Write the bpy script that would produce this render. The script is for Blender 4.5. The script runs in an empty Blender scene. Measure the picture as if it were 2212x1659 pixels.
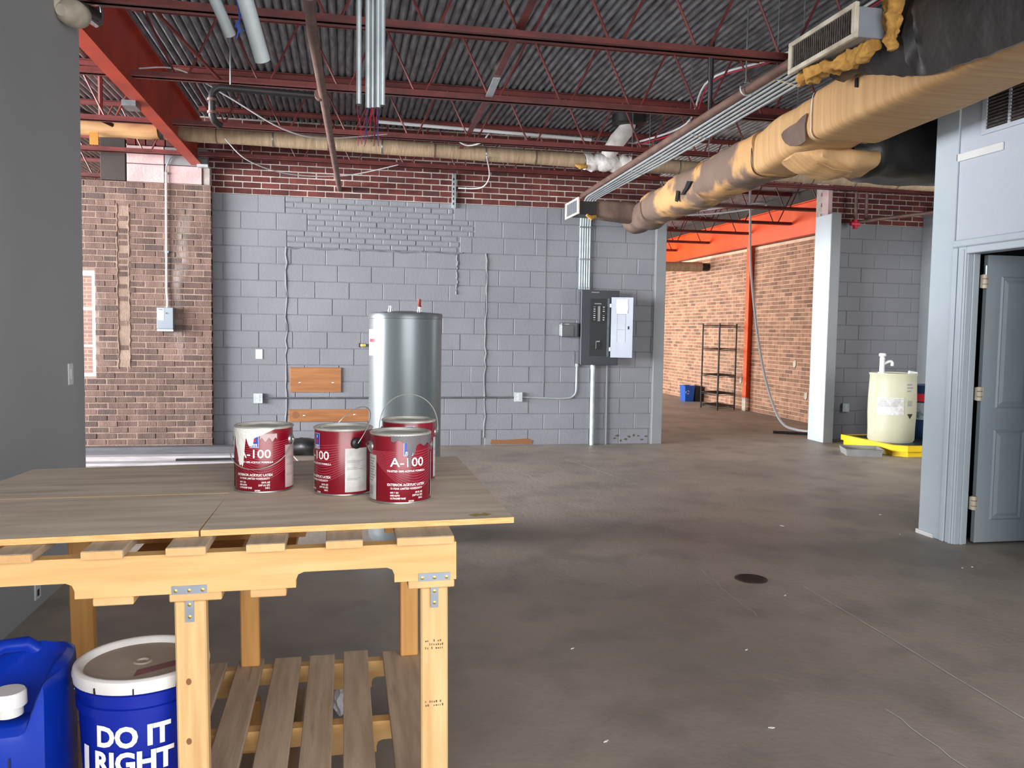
import bpy, bmesh, math, random
from mathutils import Vector, Matrix, noise
from math import sin, cos, pi, radians, sqrt
random.seed(7)
S = bpy.context.scene
COL = S.collection
# ------------------------------------------------------------------ camera
cam = bpy.data.cameras.new('camera')
cam.sensor_fit = 'HORIZONTAL'; cam.sensor_width = 36.0
cam.lens = 36.0 * 1830.0 / 2212.0
cam.clip_start = 0.05; cam.clip_end = 200
camo = bpy.data.objects.new('camera', cam); COL.objects.link(camo)
_y, _p, _r = radians(11.2), radians(-3.65), radians(0.92)
fw = Vector((sin(_y)*cos(_p), cos(_y)*cos(_p), sin(_p)))
rt = Vector((cos(_y), -sin(_y), 0)); up = rt.cross(fw)
rt2 = rt*cos(_r) + up*sin(_r); up2 = up*cos(_r) - rt*sin(_r)
camo.matrix_world = Matrix(((rt2.x, up2.x, -fw.x, 0), (rt2.y, up2.y, -fw.y, 0), (rt2.z, up2.z, -fw.z, 1.47), (0, 0, 0, 1)))
S.camera = camo
# ------------------------------------------------------------------ world, daylight, added fill
wd = bpy.data.worlds.new('world'); S.world = wd; wd.use_nodes = True
bg = wd.node_tree.nodes['Background']; bg.inputs[0].default_value = (0.80, 0.88, 1.0, 1); bg.inputs[1].default_value = 1.2
def area(name, loc, target, sx, sy, power, col):
    l = bpy.data.lights.new(name, 'AREA'); l.shape = 'RECTANGLE'; l.size = sx; l.size_y = sy
    l.energy = power; l.color = col
    o = bpy.data.objects.new(name, l); COL.objects.link(o); o.location = loc
    o.rotation_euler = (Vector(target) - Vector(loc)).to_track_quat('-Z', 'Y').to_euler()
    return o
area('storefront_daylight', (1.2, -2.6, 2.1), (1.2, 6, 1.4), 5.4, 2.5, 170, (1.0, 0.97, 0.93))
area('side_window_daylight', (-13.0, 4.9, 2.3), (4, 7.0, 1.6), 12.0, 3.0, 3900, (0.98, 0.985, 1.0))
area('rear_window_daylight', (0.0, 20.0, 2.0), (7.6, 13.5, 1.6), 5.0, 2.8, 430, (1.0, 0.95, 0.88))
area('right_rear_fill', (8.15, 7.4, 1.9), (6.2, 9.6, 1.5), 2.2, 2.2, 60, (1.0, 0.98, 0.95))  # added fill lamp that brightens the barrel wall, no window known there
S.cycles.diffuse_bounces = 8
S.view_settings.view_transform = 'Standard'; S.view_settings.look = 'None'
S.view_settings.exposure = 1.0; S.view_settings.gamma = 1.0; S.view_settings.use_curve_mapping = False

# ------------------------------------------------------------------ materials
def lin(c):
    return tuple(((v/255)/12.92 if v/255 <= .04045 else ((v/255+.055)/1.055)**2.4) for v in c) + (1,)
MATS = {}
def M(name, c1, c2=None, scale=4, rough=.6, metal=0, bump=0, bscale=60, rnd=0, stretch=(1, 1, 1), lo=.35, hi=.65, spec=.5,
      world=False, c3=None, s3=1.0, l3=.55, h3=.7, trans=0, emis=0):
    m = bpy.data.materials.new(name); m.use_nodes = True; MATS[name] = m
    nt = m.node_tree; N = nt.nodes; L = nt.links; p = N['Principled BSDF']
    p.inputs['Roughness'].default_value = rough; p.inputs['Metallic'].default_value = metal
    p.inputs['Specular IOR Level'].default_value = spec
    if trans: p.inputs['Transmission Weight'].default_value = trans
    if world:
        g = N.new('ShaderNodeNewGeometry'); co = g.outputs['Position']
    else:
        g = N.new('ShaderNodeTexCoord'); co = g.outputs['Object']
    mp = N.new('ShaderNodeMapping'); mp.inputs['Scale'].default_value = stretch
    L.new(co, mp.inputs['Vector']); co = mp.outputs['Vector']
    def noi(sc, det=5):
        n = N.new('ShaderNodeTexNoise'); n.inputs['Scale'].default_value = sc; n.inputs['Detail'].default_value = det
        L.new(co, n.inputs['Vector']); return n.outputs['Fac']
    def ramp(f, a, b):
        r = N.new('ShaderNodeMapRange'); r.inputs['From Min'].default_value = a; r.inputs['From Max'].default_value = b
        L.new(f, r.inputs['Value']); return r.outputs['Result']
    def mix(f, a, b):
        x = N.new('ShaderNodeMix'); x.data_type = 'RGBA'
        if hasattr(f, 'is_linked'): L.new(f, x.inputs[0])
        else: x.inputs[0].default_value = f
        for i, v in ((6, a), (7, b)):
            if hasattr(v, 'is_linked'): L.new(v, x.inputs[i])
            else: x.inputs[i].default_value = v
        return x.outputs[2]
    col = lin(c1)
    if c2: col = mix(ramp(noi(scale), lo, hi), lin(c1), lin(c2))
    if c3: col = mix(ramp(noi(s3, 6), l3, h3), col, lin(c3))
    if rnd:
        oi = N.new('ShaderNodeObjectInfo'); ge = N.new('ShaderNodeNewGeometry')
        ad = N.new('ShaderNodeMath'); ad.operation = 'ADD'; L.new(oi.outputs['Random'], ad.inputs[0]); L.new(ge.outputs['Random Per Island'], ad.inputs[1])
        fr = N.new('ShaderNodeMath'); fr.operation = 'FRACT'; L.new(ad.outputs[0], fr.inputs[0])
        h = N.new('ShaderNodeHueSaturation')
        L.new(ramp(fr.outputs[0], 0, 1), h.inputs['Value'])
        mr = h.inputs['Value'].links[0].from_node; mr.inputs['To Min'].default_value = 1-rnd; mr.inputs['To Max'].default_value = 1+rnd*.6
        if hasattr(col, 'is_linked'): L.new(col, h.inputs['Color'])
        else: h.inputs['Color'].default_value = col
        # a few dark-burnt bricks
        gt = N.new('ShaderNodeMath'); gt.operation = 'GREATER_THAN'; gt.inputs[1].default_value = .93; L.new(fr.outputs[0], gt.inputs[0])
        mu = N.new('ShaderNodeMath'); mu.operation = 'MULTIPLY'; mu.inputs[1].default_value = min(.75, rnd*1.8); L.new(gt.outputs[0], mu.inputs[0])
        col = mix(mu.outputs[0], h.outputs['Color'], lin((52, 44, 44)))
    if hasattr(col, 'is_linked'): L.new(col, p.inputs['Base Color'])
    else: p.inputs['Base Color'].default_value = col
    if emis:
        p.inputs['Emission Color'].default_value = lin(c1); p.inputs['Emission Strength'].default_value = emis
    if bump:
        b = N.new('ShaderNodeBump'); b.inputs['Strength'].default_value = bump; b.inputs['Distance'].default_value = .01
        L.new(noi(bscale, 3), b.inputs['Height']); L.new(b.outputs['Normal'], p.inputs['Normal'])
    return m
M('grey_wall', (127, 128, 134), (119, 121, 127), 1.5, .55, bump=.25, bscale=55, world=True)
M('grey_seam', (116, 118, 123), (106, 108, 113), 6, .6, bump=.5, bscale=50, world=True)
M('grey_trim', (126, 130, 133), (120, 124, 127), 2, .5, bump=.1, bscale=30, world=True)
M('pale_wall', (178, 185, 196), (172, 180, 191), 1.2, .5, bump=.12, bscale=45, world=True)
M('pale_trim', (176, 186, 194), (168, 180, 188), 2, .4, bump=.1, bscale=30, world=True)
M('near_wall', (158, 160, 161), (152, 154, 155), .8, .6, bump=.08, bscale=50, world=True)
M('door_paint', (158, 170, 178), (150, 163, 171), 2, .4, bump=.08, bscale=40, world=True)
M('dark_brick', (106, 50, 44), (82, 36, 34), 7, .85, bump=.6, bscale=60, rnd=.35, world=True)
M('dark_mortar', (192, 182, 174), (160, 148, 142), 6, .95, bump=.4, bscale=70, world=True)
M('brown_brick', (116, 92, 83), (94, 73, 66), 5, .85, bump=.7, bscale=60, rnd=.36, world=True, c3=(180, 170, 166), s3=1.1, l3=.6, h3=.8, stretch=(2.5, 1, .45))
M('brown_mortar', (150, 128, 114), (128, 108, 96), 6, .95, bump=.5, bscale=70, world=True)
M('warm_brick', (182, 138, 112), (164, 118, 96), 4, .85, bump=.6, bscale=60, rnd=.32, world=True, c3=(206, 178, 156), s3=.9, l3=.62, h3=.8, stretch=(1, 2.2, .6))
M('warm_mortar', (222, 194, 166), (200, 172, 148), 5, .95, bump=.4, bscale=70, world=True)
M('pink_block', (190, 164, 162), (172, 146, 146), 5, .7, bump=.3, bscale=40, world=True)
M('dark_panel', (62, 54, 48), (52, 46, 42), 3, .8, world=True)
M('deck', (140, 144, 150), (92, 94, 100), 9, .42, .4, bump=.15, bscale=30, world=True, stretch=(3, .5, 1), c3=(200, 200, 198), s3=3.2, l3=.68, h3=.78)
M('primer', (114, 48, 43), (88, 35, 33), 6, .5, bump=.1, bscale=40, world=True)
M('beam_red', (186, 62, 34), (160, 50, 32), 3, .5, world=True)
M('orange', (238, 84, 18), (226, 74, 16), 3, .5, world=True)
M('orange_worn', (238, 88, 24), (226, 78, 20), 4, .6, world=True, c3=(196, 170, 120), s3=6, l3=.62, h3=.72)
M('kraft', (188, 150, 104), (172, 134, 90), 2.5, .65, bump=.22, bscale=9, stretch=(.5, 14, .5))
M('kraft_pipe', (172, 150, 122), (150, 128, 102), 5, .65, bump=.3, bscale=14, stretch=(6, 1, 1))
M('kraft_dirty', (180, 138, 90), (104, 86, 74), 2.6, .7, bump=.5, bscale=14, lo=.44, hi=.53)
M('dusty_brown', (112, 92, 80), (84, 66, 58), 4, .75, bump=.5, bscale=12)
M('black_facing', (38, 34, 34), (24, 22, 23), 3, .38, bump=.5, bscale=9)
M('fiberglass', (196, 150, 74), (160, 116, 56), 16, .95, bump=1.0, bscale=40)
M('white_wrap', (226, 222, 218), (202, 198, 196), 12, .7, bump=.8, bscale=22)
M('galv', (158, 166, 170), (138, 146, 150), 14, .35, .85, world=True)
M('tag_orange', (206, 120, 44), None, rough=.8)
M('galv_pale', (196, 204, 206), (176, 186, 190), 10, .35, .5, world=True)
M('steel_plate', (150, 158, 168), (138, 146, 156), 20, .38, .6)
M('brass', (196, 158, 84), None, rough=.3, metal=.9)
M('copper_red', (150, 52, 46), None, rough=.5, metal=.2)
M('chrome', (210, 212, 214), None, rough=.12, metal=1)
M('rust_pipe', (120, 94, 84), (98, 74, 66), 8, .6, .2, world=True, bump=.1)
M('black_iron', (44, 42, 42), (32, 30, 30), 8, .45, .3, world=True)
M('tank_grey', (122, 129, 132), (118, 125, 128), 2, .33, .4)
M('tank_band', (112, 118, 121), None, rough=.35, metal=.4)
M('plywood', (214, 198, 180), (194, 176, 156), 3.2, .7, bump=.12, bscale=30, stretch=(1, 7, 1), c3=(156, 138, 120), s3=2.2, l3=.58, h3=.82)
M('ply_edge', (226, 184, 122), (206, 160, 98), 20, .7, stretch=(1, 1, 12), bump=.2)
M('pine', (214, 174, 116), (200, 154, 94), 2.2, .6, bump=.08, bscale=30, stretch=(1.2, 8, 14))
M('pine_leg', (216, 180, 128), (196, 154, 100), 2.5, .6, bump=.08, bscale=30, stretch=(18, 18, 1.0))
M('pine_back', (206, 152, 84), (190, 136, 72), 2.5, .6, stretch=(18, 18, 1.0))
M('slat_grey', (190, 168, 144), (168, 146, 122), 2.6, .75, bump=.2, bscale=30, stretch=(16, 1.2, 4), c3=(134, 114, 96), s3=3, l3=.64, h3=.78)
M('slat_end', (214, 174, 122), (196, 152, 100), 8, .75, bump=.2)
M('oak_board', (162, 108, 62), (140, 88, 48), 2, .5, stretch=(1, 4, 14), world=True)
M('knot', (128, 84, 52), None, rough=.7)
M('stamp', (84, 70, 56), None, rough=.8)
M('can_red', (128, 8, 30), (112, 6, 26), 6, .24, spec=.5)
M('can_metal', (190, 190, 186), (164, 160, 152), 18, .3, .9)
M('lid_metal', (206, 204, 196), (160, 156, 146), 14, .38, .4, lo=.45, hi=.7)
M('print_white', (240, 236, 234), None, rough=.4)
M('print_pink', (214, 92, 112), None, rough=.35)
M('print_blue', (28, 74, 176), None, rough=.35)
M('print_red', (206, 40, 60), None, rough=.4)
M('can_paper', (206, 206, 202), (182, 180, 178), 30, .6)
M('can_paper_pink', (196, 172, 170), (176, 152, 152), 30, .6)
M('print_grey', (140, 142, 142), None, rough=.6)
M('print_black', (30, 30, 32), None, rough=.6)
M('drip_white', (238, 236, 230), None, rough=.4, bump=.3, bscale=60)
M('drip_grey', (96, 92, 94), (110, 104, 106), 20, .5)
M('wire', (206, 202, 196), None, rough=.3, metal=.7)
M('black_plastic', (26, 26, 28), (34, 34, 36), 6, .4)
M('blue_plastic', (10, 36, 150), (8, 28, 130), 3, .3)
M('jug_blue', (8, 52, 168), (6, 40, 146), 3, .32)
M('lid_white', (222, 220, 218), (206, 202, 198), 6, .45)
M('dusty_top', (168, 154, 142), (150, 134, 122), 5, .8)
M('lid_stripe', (128, 84, 88), None, rough=.7)
M('white_plastic', (214, 216, 216), (206, 208, 208), 5, .4)
M('dirty_ivory', (214, 206, 186), (176, 166, 148), 8, .6)
M('barrel_white', (184, 184, 160), (174, 174, 150), 2, .5)
M('barrel_blue', (24, 52, 92), None, rough=.45)
M('teal_paper', (70, 104, 112), (160, 172, 176), 6, .5, lo=.4, hi=.5)
M('yellow', (236, 202, 20), (226, 188, 14), 3, .45)
M('tray_grey', (140, 142, 140), (124, 126, 124), 4, .5)
M('panel_grey', (62, 65, 70), (56, 59, 64), 3, .45, .2)
M('panel_dark', (34, 36, 39), None, rough=.5)
M('panel_light', (168, 174, 186), (158, 164, 176), 4, .4)
M('paper', (246, 246, 250), (232, 232, 240), 10, .7, bump=.5, bscale=18)
M('box_grey', (96, 98, 100), (86, 88, 92), 5, .45, .3)
M('disconnect', (142, 150, 160), (132, 140, 150), 5, .45, .2)
M('bin_blue', (20, 84, 176), None, rough=.45)
M('grille_dark', (64, 56, 52), (96, 88, 84), 30, .7)
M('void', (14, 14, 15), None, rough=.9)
M('glass', (255, 255, 255), None, rough=.02, trans=1)
M('window_white', (236, 238, 242), None, rough=.4)
M('concrete', (164, 151, 137), (140, 131, 122), .9, .55, bump=.25, bscale=26, world=True, c3=(106, 99, 95), s3=2.4, l3=.48, h3=.92)
M('joint_light', (204, 198, 190), (170, 164, 158), 5, .8, world=True)
M('scrap', (236, 236, 232), None, rough=.8)
M('wire_red', (170, 30, 60), None, rough=.5)
M('wire_blue', (36, 66, 150), None, rough=.5)
M('wire_dark', (40, 50, 56), None, rough=.5)
M('cable_white', (206, 206, 208), None, rough=.45)
M('moss', (146, 138, 54), (176, 150, 96), 40, .8)
M('timber_dark', (92, 90, 96), (78, 76, 82), 4, .6, stretch=(1, 8, 8))
M('timber_pale', (176, 172, 176), (150, 146, 150), 4, .6, stretch=(1, 8, 8))

def brick_material():
    m = M('far_brick', (150, 112, 92), None, rough=.9, world=True); nt = m.node_tree; N = nt.nodes; L = nt.links
    g = N.new('ShaderNodeNewGeometry'); mp = N.new('ShaderNodeMapping'); mp.inputs['Rotation'].default_value = (radians(90), 0, 0)
    br = N.new('ShaderNodeTexBrick'); br.inputs['Scale'].default_value = 1; br.inputs['Brick Width'].default_value = .212; br.inputs['Row Height'].default_value = .071; br.inputs['Mortar Size'].default_value = .006
    br.inputs['Color1'].default_value = lin((150, 106, 86)); br.inputs['Color2'].default_value = lin((122, 86, 72)); br.inputs['Mortar'].default_value = lin((176, 150, 130))
    L.new(g.outputs['Position'], mp.inputs['Vector']); L.new(mp.outputs['Vector'], br.inputs['Vector']); L.new(br.outputs['Color'], N['Principled BSDF'].inputs['Base Color'])
brick_material()
# ------------------------------------------------------------------ mesh builder
ORG = {}
class B:
    def __init__(s): s.v = []; s.f = []
    def add(s, vs, fs):
        n = len(s.v); s.v += [tuple(v) for v in vs]; s.f += [tuple(i+n for i in f) for f in fs]; return s
    def box(s, x0, x1, y0, y1, z0, z1):
        v = [(x, y, z) for z in (z0, z1) for y in (y0, y1) for x in (x0, x1)]
        return s.add(v, [(0, 2, 3, 1), (4, 5, 7, 6), (0, 1, 5, 4), (2, 6, 7, 3), (0, 4, 6, 2), (1, 3, 7, 5)])
    def obox(s, c, size, mat):
        a = Vector(size)/2; c = Vector(c)
        v = [c + mat @ Vector((x*a.x, y*a.y, z*a.z)) for z in (-1, 1) for y in (-1, 1) for x in (-1, 1)]
        return s.add(v, [(0, 2, 3, 1), (4, 5, 7, 6), (0, 1, 5, 4), (2, 6, 7, 3), (0, 4, 6, 2), (1, 3, 7, 5)])
    def tube(s, pts, r, n=8, cap=True):
        P = [Vector(p) for p in pts]; R = r if isinstance(r, (list, tuple)) else [r]*len(P)
        vs = []; fs = []; nrm = None
        for i, p in enumerate(P):
            t = ((P[min(i+1, len(P)-1)] - p).normalized() + (p - P[max(i-1, 0)]).normalized())
            t = t.normalized() if t.length > 1e-6 else Vector((0, 0, 1))
            if nrm is None:
                nrm = t.cross(Vector((0, 0, 1)));
                if nrm.length < .05: nrm = t.cross(Vector((1, 0, 0)))
            nrm = (nrm - t*nrm.dot(t)).normalized(); b = t.cross(nrm)
            vs += [p + (nrm*cos(2*pi*k/n) + b*sin(2*pi*k/n))*R[i] for k in range(n)]
        for i in range(len(P)-1):
            for k in range(n):
                a, c = i*n+k, i*n+(k+1) % n; fs.append((a, c, c+n, a+n))
        if cap: fs += [tuple(range(n))[::-1], tuple(range((len(P)-1)*n, len(P)*n))]
        return s.add(vs, fs)
    def lathe(s, prof, n=32, c=(0, 0, 0), a0=0, a1=2*pi):
        full = abs(a1-a0-2*pi) < 1e-6; m = n if full else n+1
        vs = []; fs = []
        for r, z in prof:
            vs += [(c[0]+r*cos(a0+(a1-a0)*k/n), c[1]+r*sin(a0+(a1-a0)*k/n), c[2]+z) for k in range(m)]
        for i in range(len(prof)-1):
            for k in range(n):
                a, b = i*m+k, i*m+(k+1) % m; fs.append((a, b, b+m, a+m))
        return s.add(vs, fs)
    def prism(s, poly, y0, y1, ax='y'):
        n = len(poly)
        def P(a, b, d): return (a, d, b) if ax == 'y' else ((d, a, b) if ax == 'x' else (a, b, d))
        vs = [P(a, b, y0) for a, b in poly] + [P(a, b, y1) for a, b in poly]
        fs = [tuple(range(n)), tuple(range(n, 2*n))[::-1]] + [(i, i+n, (i+1) % n+n, (i+1) % n) for i in range(n)]
        return s.add(vs, fs)
    def loft(s, secs, n=28, steps=6, amp=.0, nsc=3.0, seed=0, axis='y', cap=True):
        """secs: (t, c1, z, half1, halfz, exponent) rounded-rectangle sections along an axis, with a little noise"""
        S2 = []
        for i in range(len(secs)-1):
            for k in range(steps):
                f = k/steps; S2.append([a+(b-a)*f for a, b in zip(secs[i], secs[i+1])])
        S2.append(list(secs[-1]))
        vs = []; fs = []
        for t, c1, cz, h1, hz, e in S2:
            for k in range(n):
                a = 2*pi*k/n; ca, sa = cos(a), sin(a)
                u = math.copysign(abs(ca)**(2/e), ca); w = math.copysign(abs(sa)**(2/e), sa)
                p = Vector((c1+u*h1, t, cz+w*hz)) if axis == 'y' else Vector((t, c1+u*h1, cz+w*hz))
                if amp:
                    d = noise.noise(p*nsc+Vector((seed, seed*2, 0)))*amp + noise.noise(p*nsc*2.7+Vector((seed, 0, 5)))*amp*.45
                    q = Vector((u, 0, w)) if axis == 'y' else Vector((0, u, w))
                    p = p + q.normalized()*d
                vs.append(p)
        for i in range(len(S2)-1):
            for k in range(n):
                a, b = i*n+k, i*n+(k+1) % n; fs.append((a, b, b+n, a+n))
        if cap: fs += [tuple(range(n)), tuple(range((len(S2)-1)*n, len(S2)*n))]
        return s.add(vs, fs)
    def mesh(s, name, mat, org=(0, 0, 0), smooth=False, bevel=0):
        me = bpy.data.meshes.new(name)
        o = Vector(org); me.from_pydata([Vector(v)-o for v in s.v], [], s.f)
        bm = bmesh.new(); bm.from_mesh(me)
        if bevel:
            try: bmesh.ops.bevel(bm, geom=[e for e in bm.edges if len(e.link_faces) == 2 and e.calc_face_angle(0) > .5], offset=bevel, segments=1, affect='EDGES', profile=.5)
            except Exception: pass
        bmesh.ops.recalc_face_normals(bm, faces=bm.faces); bm.to_mesh(me); bm.free()
        if smooth:
            for p in me.polygons: p.use_smooth = True
            me.set_sharp_from_angle(angle=radians(40))
        if mat: me.materials.append(MATS[mat])
        return me
    def build(s, name, mat, parent=None, smooth=False, bevel=0, label=None, raw=False):
        if raw: org = (0, 0, 0)
        elif parent is not None: org = ORG.get(parent.name, (0, 0, 0))
        else:
            xs = [v[0] for v in s.v]; ys = [v[1] for v in s.v]; zs = [v[2] for v in s.v]
            org = ((min(xs)+max(xs))/2, (min(ys)+max(ys))/2, min(zs))
        o = bpy.data.objects.new(name, s.mesh(name, mat, org, smooth, bevel)); COL.objects.link(o)
        if parent is not None: o.parent = parent
        else: o.location = org
        ORG[o.name] = org
        if label: o['label'] = label
        return o
def tag(o, label, cat, group=None, kind=None):
    o['label'] = label; o['category'] = cat
    if group: o['group'] = group
    if kind: o['kind'] = kind
    return o
def thing(name, loc, label, cat, group=None, local=False, rot=(0, 0, 0)):
    o = bpy.data.objects.new(name, None); COL.objects.link(o); o.location = loc; o.rotation_euler = rot
    o.empty_display_size = .1
    ORG[o.name] = (0, 0, 0) if local else tuple(loc)
    return tag(o, label, cat, group)
def struct(o, label=None):
    o['kind'] = 'structure'
    if label: o['label'] = label
    return o
def bx(x0, x1, y0, y1, z0, z1): return B().box(x0, x1, y0, y1, z0, z1)
def copy_tree(o, parent=None):
    c = o.copy(); COL.objects.link(c); c.parent = parent
    for ch in list(o.children): copy_tree(ch, c)
    return c
def arc(c, r, a0, a1, n, f): return [Vector(c)+f(r*cos(a0+(a1-a0)*i/n), r*sin(a0+(a1-a0)*i/n)) for i in range(n+1)]
def text_mesh(s, size, bold=0, align='CENTER', step=.004):
    cu = bpy.data.curves.new('t', 'FONT'); cu.body = s; cu.size = size; cu.align_x = align; cu.offset = bold*size; cu.resolution_u = 3
    o = bpy.data.objects.new('t', cu); COL.objects.link(o)
    dg = bpy.context.evaluated_depsgraph_get(); me = bpy.data.meshes.new_from_object(o.evaluated_get(dg))
    bm = bmesh.new(); bm.from_mesh(me); bpy.data.objects.remove(o); bpy.data.curves.remove(cu); bpy.data.meshes.remove(me)
    if step and bm.verts:
        x0 = min(v.co.x for v in bm.verts); x1 = max(v.co.x for v in bm.verts); x = x0+step
        while x < x1:
            bmesh.ops.bisect_plane(bm, geom=bm.verts[:]+bm.edges[:]+bm.faces[:], plane_co=(x, 0, 0), plane_no=(1, 0, 0)); x += step
    bm.verts.index_update()
    r = ([v.co.copy() for v in bm.verts], [tuple(v.index for v in f.verts) for f in bm.faces]); bm.free(); return r
def wrap_text(b, s, size, s0, z0, R, bold=0, align='CENTER', step=.004, sx=1.0):
    vs, fs = text_mesh(s, size, bold, align, step)
    return b.add([(R*sin((v.x*sx+s0)/R), -R*cos((v.x*sx+s0)/R), v.y+z0) for v in vs], fs)
def wrap_rect(b, s0, s1, z0, z1, R, n=8):
    vs = []; 
    for i in range(n+1):
        a = (s0+(s1-s0)*i/n)/R; vs += [(R*sin(a), -R*cos(a), z0), (R*sin(a), -R*cos(a), z1)]
    return b.add(vs, [(2*i, 2*i+2, 2*i+3, 2*i+1) for i in range(n)])
def wrap_smear(b, prof, ztop, R):
    vs = []
    for s, zb in prof: vs += [(R*sin(s/R), -R*cos(s/R), zb), (R*sin(s/R), -R*cos(s/R), ztop)]
    return b.add(vs, [(2*i, 2*i+2, 2*i+3, 2*i+1) for i in range(len(prof)-1)])

# ------------------------------------------------------------------ masonry: each unit a mesh object of its own
CAMP = Vector((0, 0, 1.47))
def masonry(wall, units, name, mat, axis, face, sign, depth, bl, bh, bev, rest_name=None, limit=300, jit=.002):
    """units: (u_center, z_center, length) ; face: coordinate of the outer face; sign: outward direction along the normal axis"""
    def pos(u, z): return Vector((u, face-sign*depth/2, z)) if axis == 'x' else Vector((face-sign*depth/2, u, z))
    units = sorted(units, key=lambda q: ((pos(q[0], q[1])-CAMP).length + (0 if q[2] > .6*bl else 2)))
    me = None
    cache = {}
    for u, z, ln in units[:limit]:
        k = round(ln, 2)
        if k not in cache:
            b = B()
            if axis == 'x': b.box(-ln/2, ln/2, -depth/2, depth/2, -bh/2, bh/2)
            else: b.box(-depth/2, depth/2, -ln/2, ln/2, -bh/2, bh/2)
            cache[k] = b.mesh(name, mat, bevel=bev)
        o = bpy.data.objects.new(name, cache[k]); COL.objects.link(o); o.parent = wall
        p = pos(u, z) - Vector(ORG.get(wall.name, (0, 0, 0)))
        j = random.uniform(-jit, jit)
        if axis == 'x': p.y += j
        else: p.x += j
        o.location = p
    if len(units) > limit:
        b = B()
        for u, z, ln in units[limit:]:
            p = pos(u, z); j = random.uniform(-jit, jit)
            if axis == 'x': b.box(p.x-ln/2, p.x+ln/2, p.y-depth/2+j, p.y+depth/2+j, z-bh/2, z+bh/2)
            else: b.box(p.x-depth/2+j, p.x+depth/2+j, u-ln/2, u+ln/2, z-bh/2, z+bh/2)
        o = b.build(rest_name or (name+'s'), mat, wall); o['kind'] = 'stuff'
def courses(u0, u1, z0, z1, bl, bh, gap, off=0, hole=None, jitter=0):
    out = []; z = z0+gap/2; k = 0
    while z+bh <= z1+.003:
        u = u0 - ((k+off) % 2)*bl/2 - (random.uniform(0, jitter) if jitter else 0)
        while u < u1-.02:
            a, b = max(u+gap/2, u0), min(u+bl-gap/2, u1)
            segs = [(a, b)]
            if hole:
                hs = hole(z+bh/2)
                for h0, h1 in hs:
                    ns = []
                    for a_, b_ in segs:
                        if h1 <= a_ or h0 >= b_: ns.append((a_, b_))
                        else:
                            if h0-a_ > .03: ns.append((a_, h0))
                            if b_-h1 > .03: ns.append((h1, b_))
                    segs = ns
            out += [((p+q)/2, z+bh/2, q-p) for p, q in segs if q-p > .03]
            u += bl
        z += bh+gap; k += 1
    return out
# ================================================================== SETTING
# ---- floor
b = B(); nx, ny = 20, 26
for i in range(nx+1):
    for j in range(ny+1): b.v.append((-10+i*(20/nx), -4+j*(30/ny), 0))
for i in range(nx):
    for j in range(ny): a = i*(ny+1)+j; b.f.append((a, a+ny+1, a+ny+2, a+1))
floor = struct(b.build('floor', 'concrete'), 'worn brown grey concrete floor with stains')
def strip(pts, w, z=.0015):
    b = B(); P = [Vector((x, y, z)) for x, y in pts]
    for i, p in enumerate(P):
        t = (P[min(i+1, len(P)-1)]-P[max(i-1, 0)]).normalized(); n = Vector((-t.y, t.x, 0))*w/2
        b.v += [tuple(p-n), tuple(p+n)]
    b.f = [(2*i, 2*i+2, 2*i+3, 2*i+1) for i in range(len(P)-1)]
    return b
def wob(x0, y0, x1, y1, n, a):
    return [(x0+(x1-x0)*i/n+random.uniform(-a, a), y0+(y1-y0)*i/n+random.uniform(-a, a)) for i in range(n+1)]
strip(wob(2.64, 4.45, 2.545, 1.6, 30, .002), .009).build('control_joint', 'joint_light', floor)
strip(wob(2.18, 4.95, 2.12, 4.0, 16, .012), .003).build('floor_crack', 'joint_light', floor)
strip(wob(2.1, 2.9, 2.08, 1.7, 16, .008), .005).build('floor_crack', 'joint_light', floor)
strip(wob(1.72, 8.9, 1.9, 7.9, 10, .01), .012).build('floor_crack', 'joint_light', floor)
strip(wob(2.5, 9.3, 2.75, 7.9, 10, .01), .012).build('floor_crack', 'joint_light', floor)

# ---- corrugated steel deck
b = B(); pitch = .0680; K = 8; x0, x1 = -10.0, 9.6; n = int((x1-x0)/pitch)*K
for i in range(n+1):
    x = x0+i*pitch/K; z = 3.925-.034*abs(sin(pi*(i/K)))**.7
    b.v += [(x, -4, z), (x, 4, z), (x, 11, z), (x, 24, z)]
b.f = [(4*i+j, 4*i+4+j, 4*i+5+j, 4*i+1+j) for i in range(n) for j in range(3)]
deck = b.build('ceiling', 'deck', smooth=True)
for p in deck.data.polygons: p.use_smooth = True
struct(deck, 'ribbed corrugated steel roof deck, dark galvanised')
struct(bx(-10, 9.6, -4, 24, 3.96, 4.05).build('ceiling_roof_slab', 'dark_panel'))

# ---- back wall: grey painted block with an infilled opening and a bricked patch
YB = 10.55; ROW = .2013
wb = struct(bx(-1.72, 4.0, YB+.006, YB+.20, 0, 3.02).build('wall_back', 'grey_seam'), 'grey painted block wall with a bricked-up patch')
PL = {12: (-.69, 1.40), 13: (-.45, 1.58), 14: (-.71, 1.32)}
bl = []
for r in range(15):
    zc = r*ROW+ROW/2
    lo, hi = PL.get(r, (-.69, 1.745))
    def fill(a, bb, off):
        u = a-off; o = []
        while u < bb-.03:
            p, q = max(u+.003, a), min(u+.403, bb)
            if q-p > .04: o.append(((p+q)/2, zc, q-p))
            u += .406
        return o
    bl += fill(-1.72, lo, .2*(r % 2)+.1); bl += fill(hi, 4.0, .2*((r+1) % 2)+.05)
    if r < 12: bl += fill(-.68, 1.735, [.05, .25, .12, .31, .2, .02, .34, .16, .28, .08, .22, .36][r])
masonry(wb, bl, 'block', 'grey_wall', 'x', YB, -1, .1, .4, ROW-.006, .004, limit=320, jit=.003)
pb = []
for r, (lo, hi) in PL.items():
    pb += courses(lo+.01, hi-.01, r*ROW, (r+1)*ROW, .205, ROW/3-.009, .009, off=r % 2)
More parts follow.
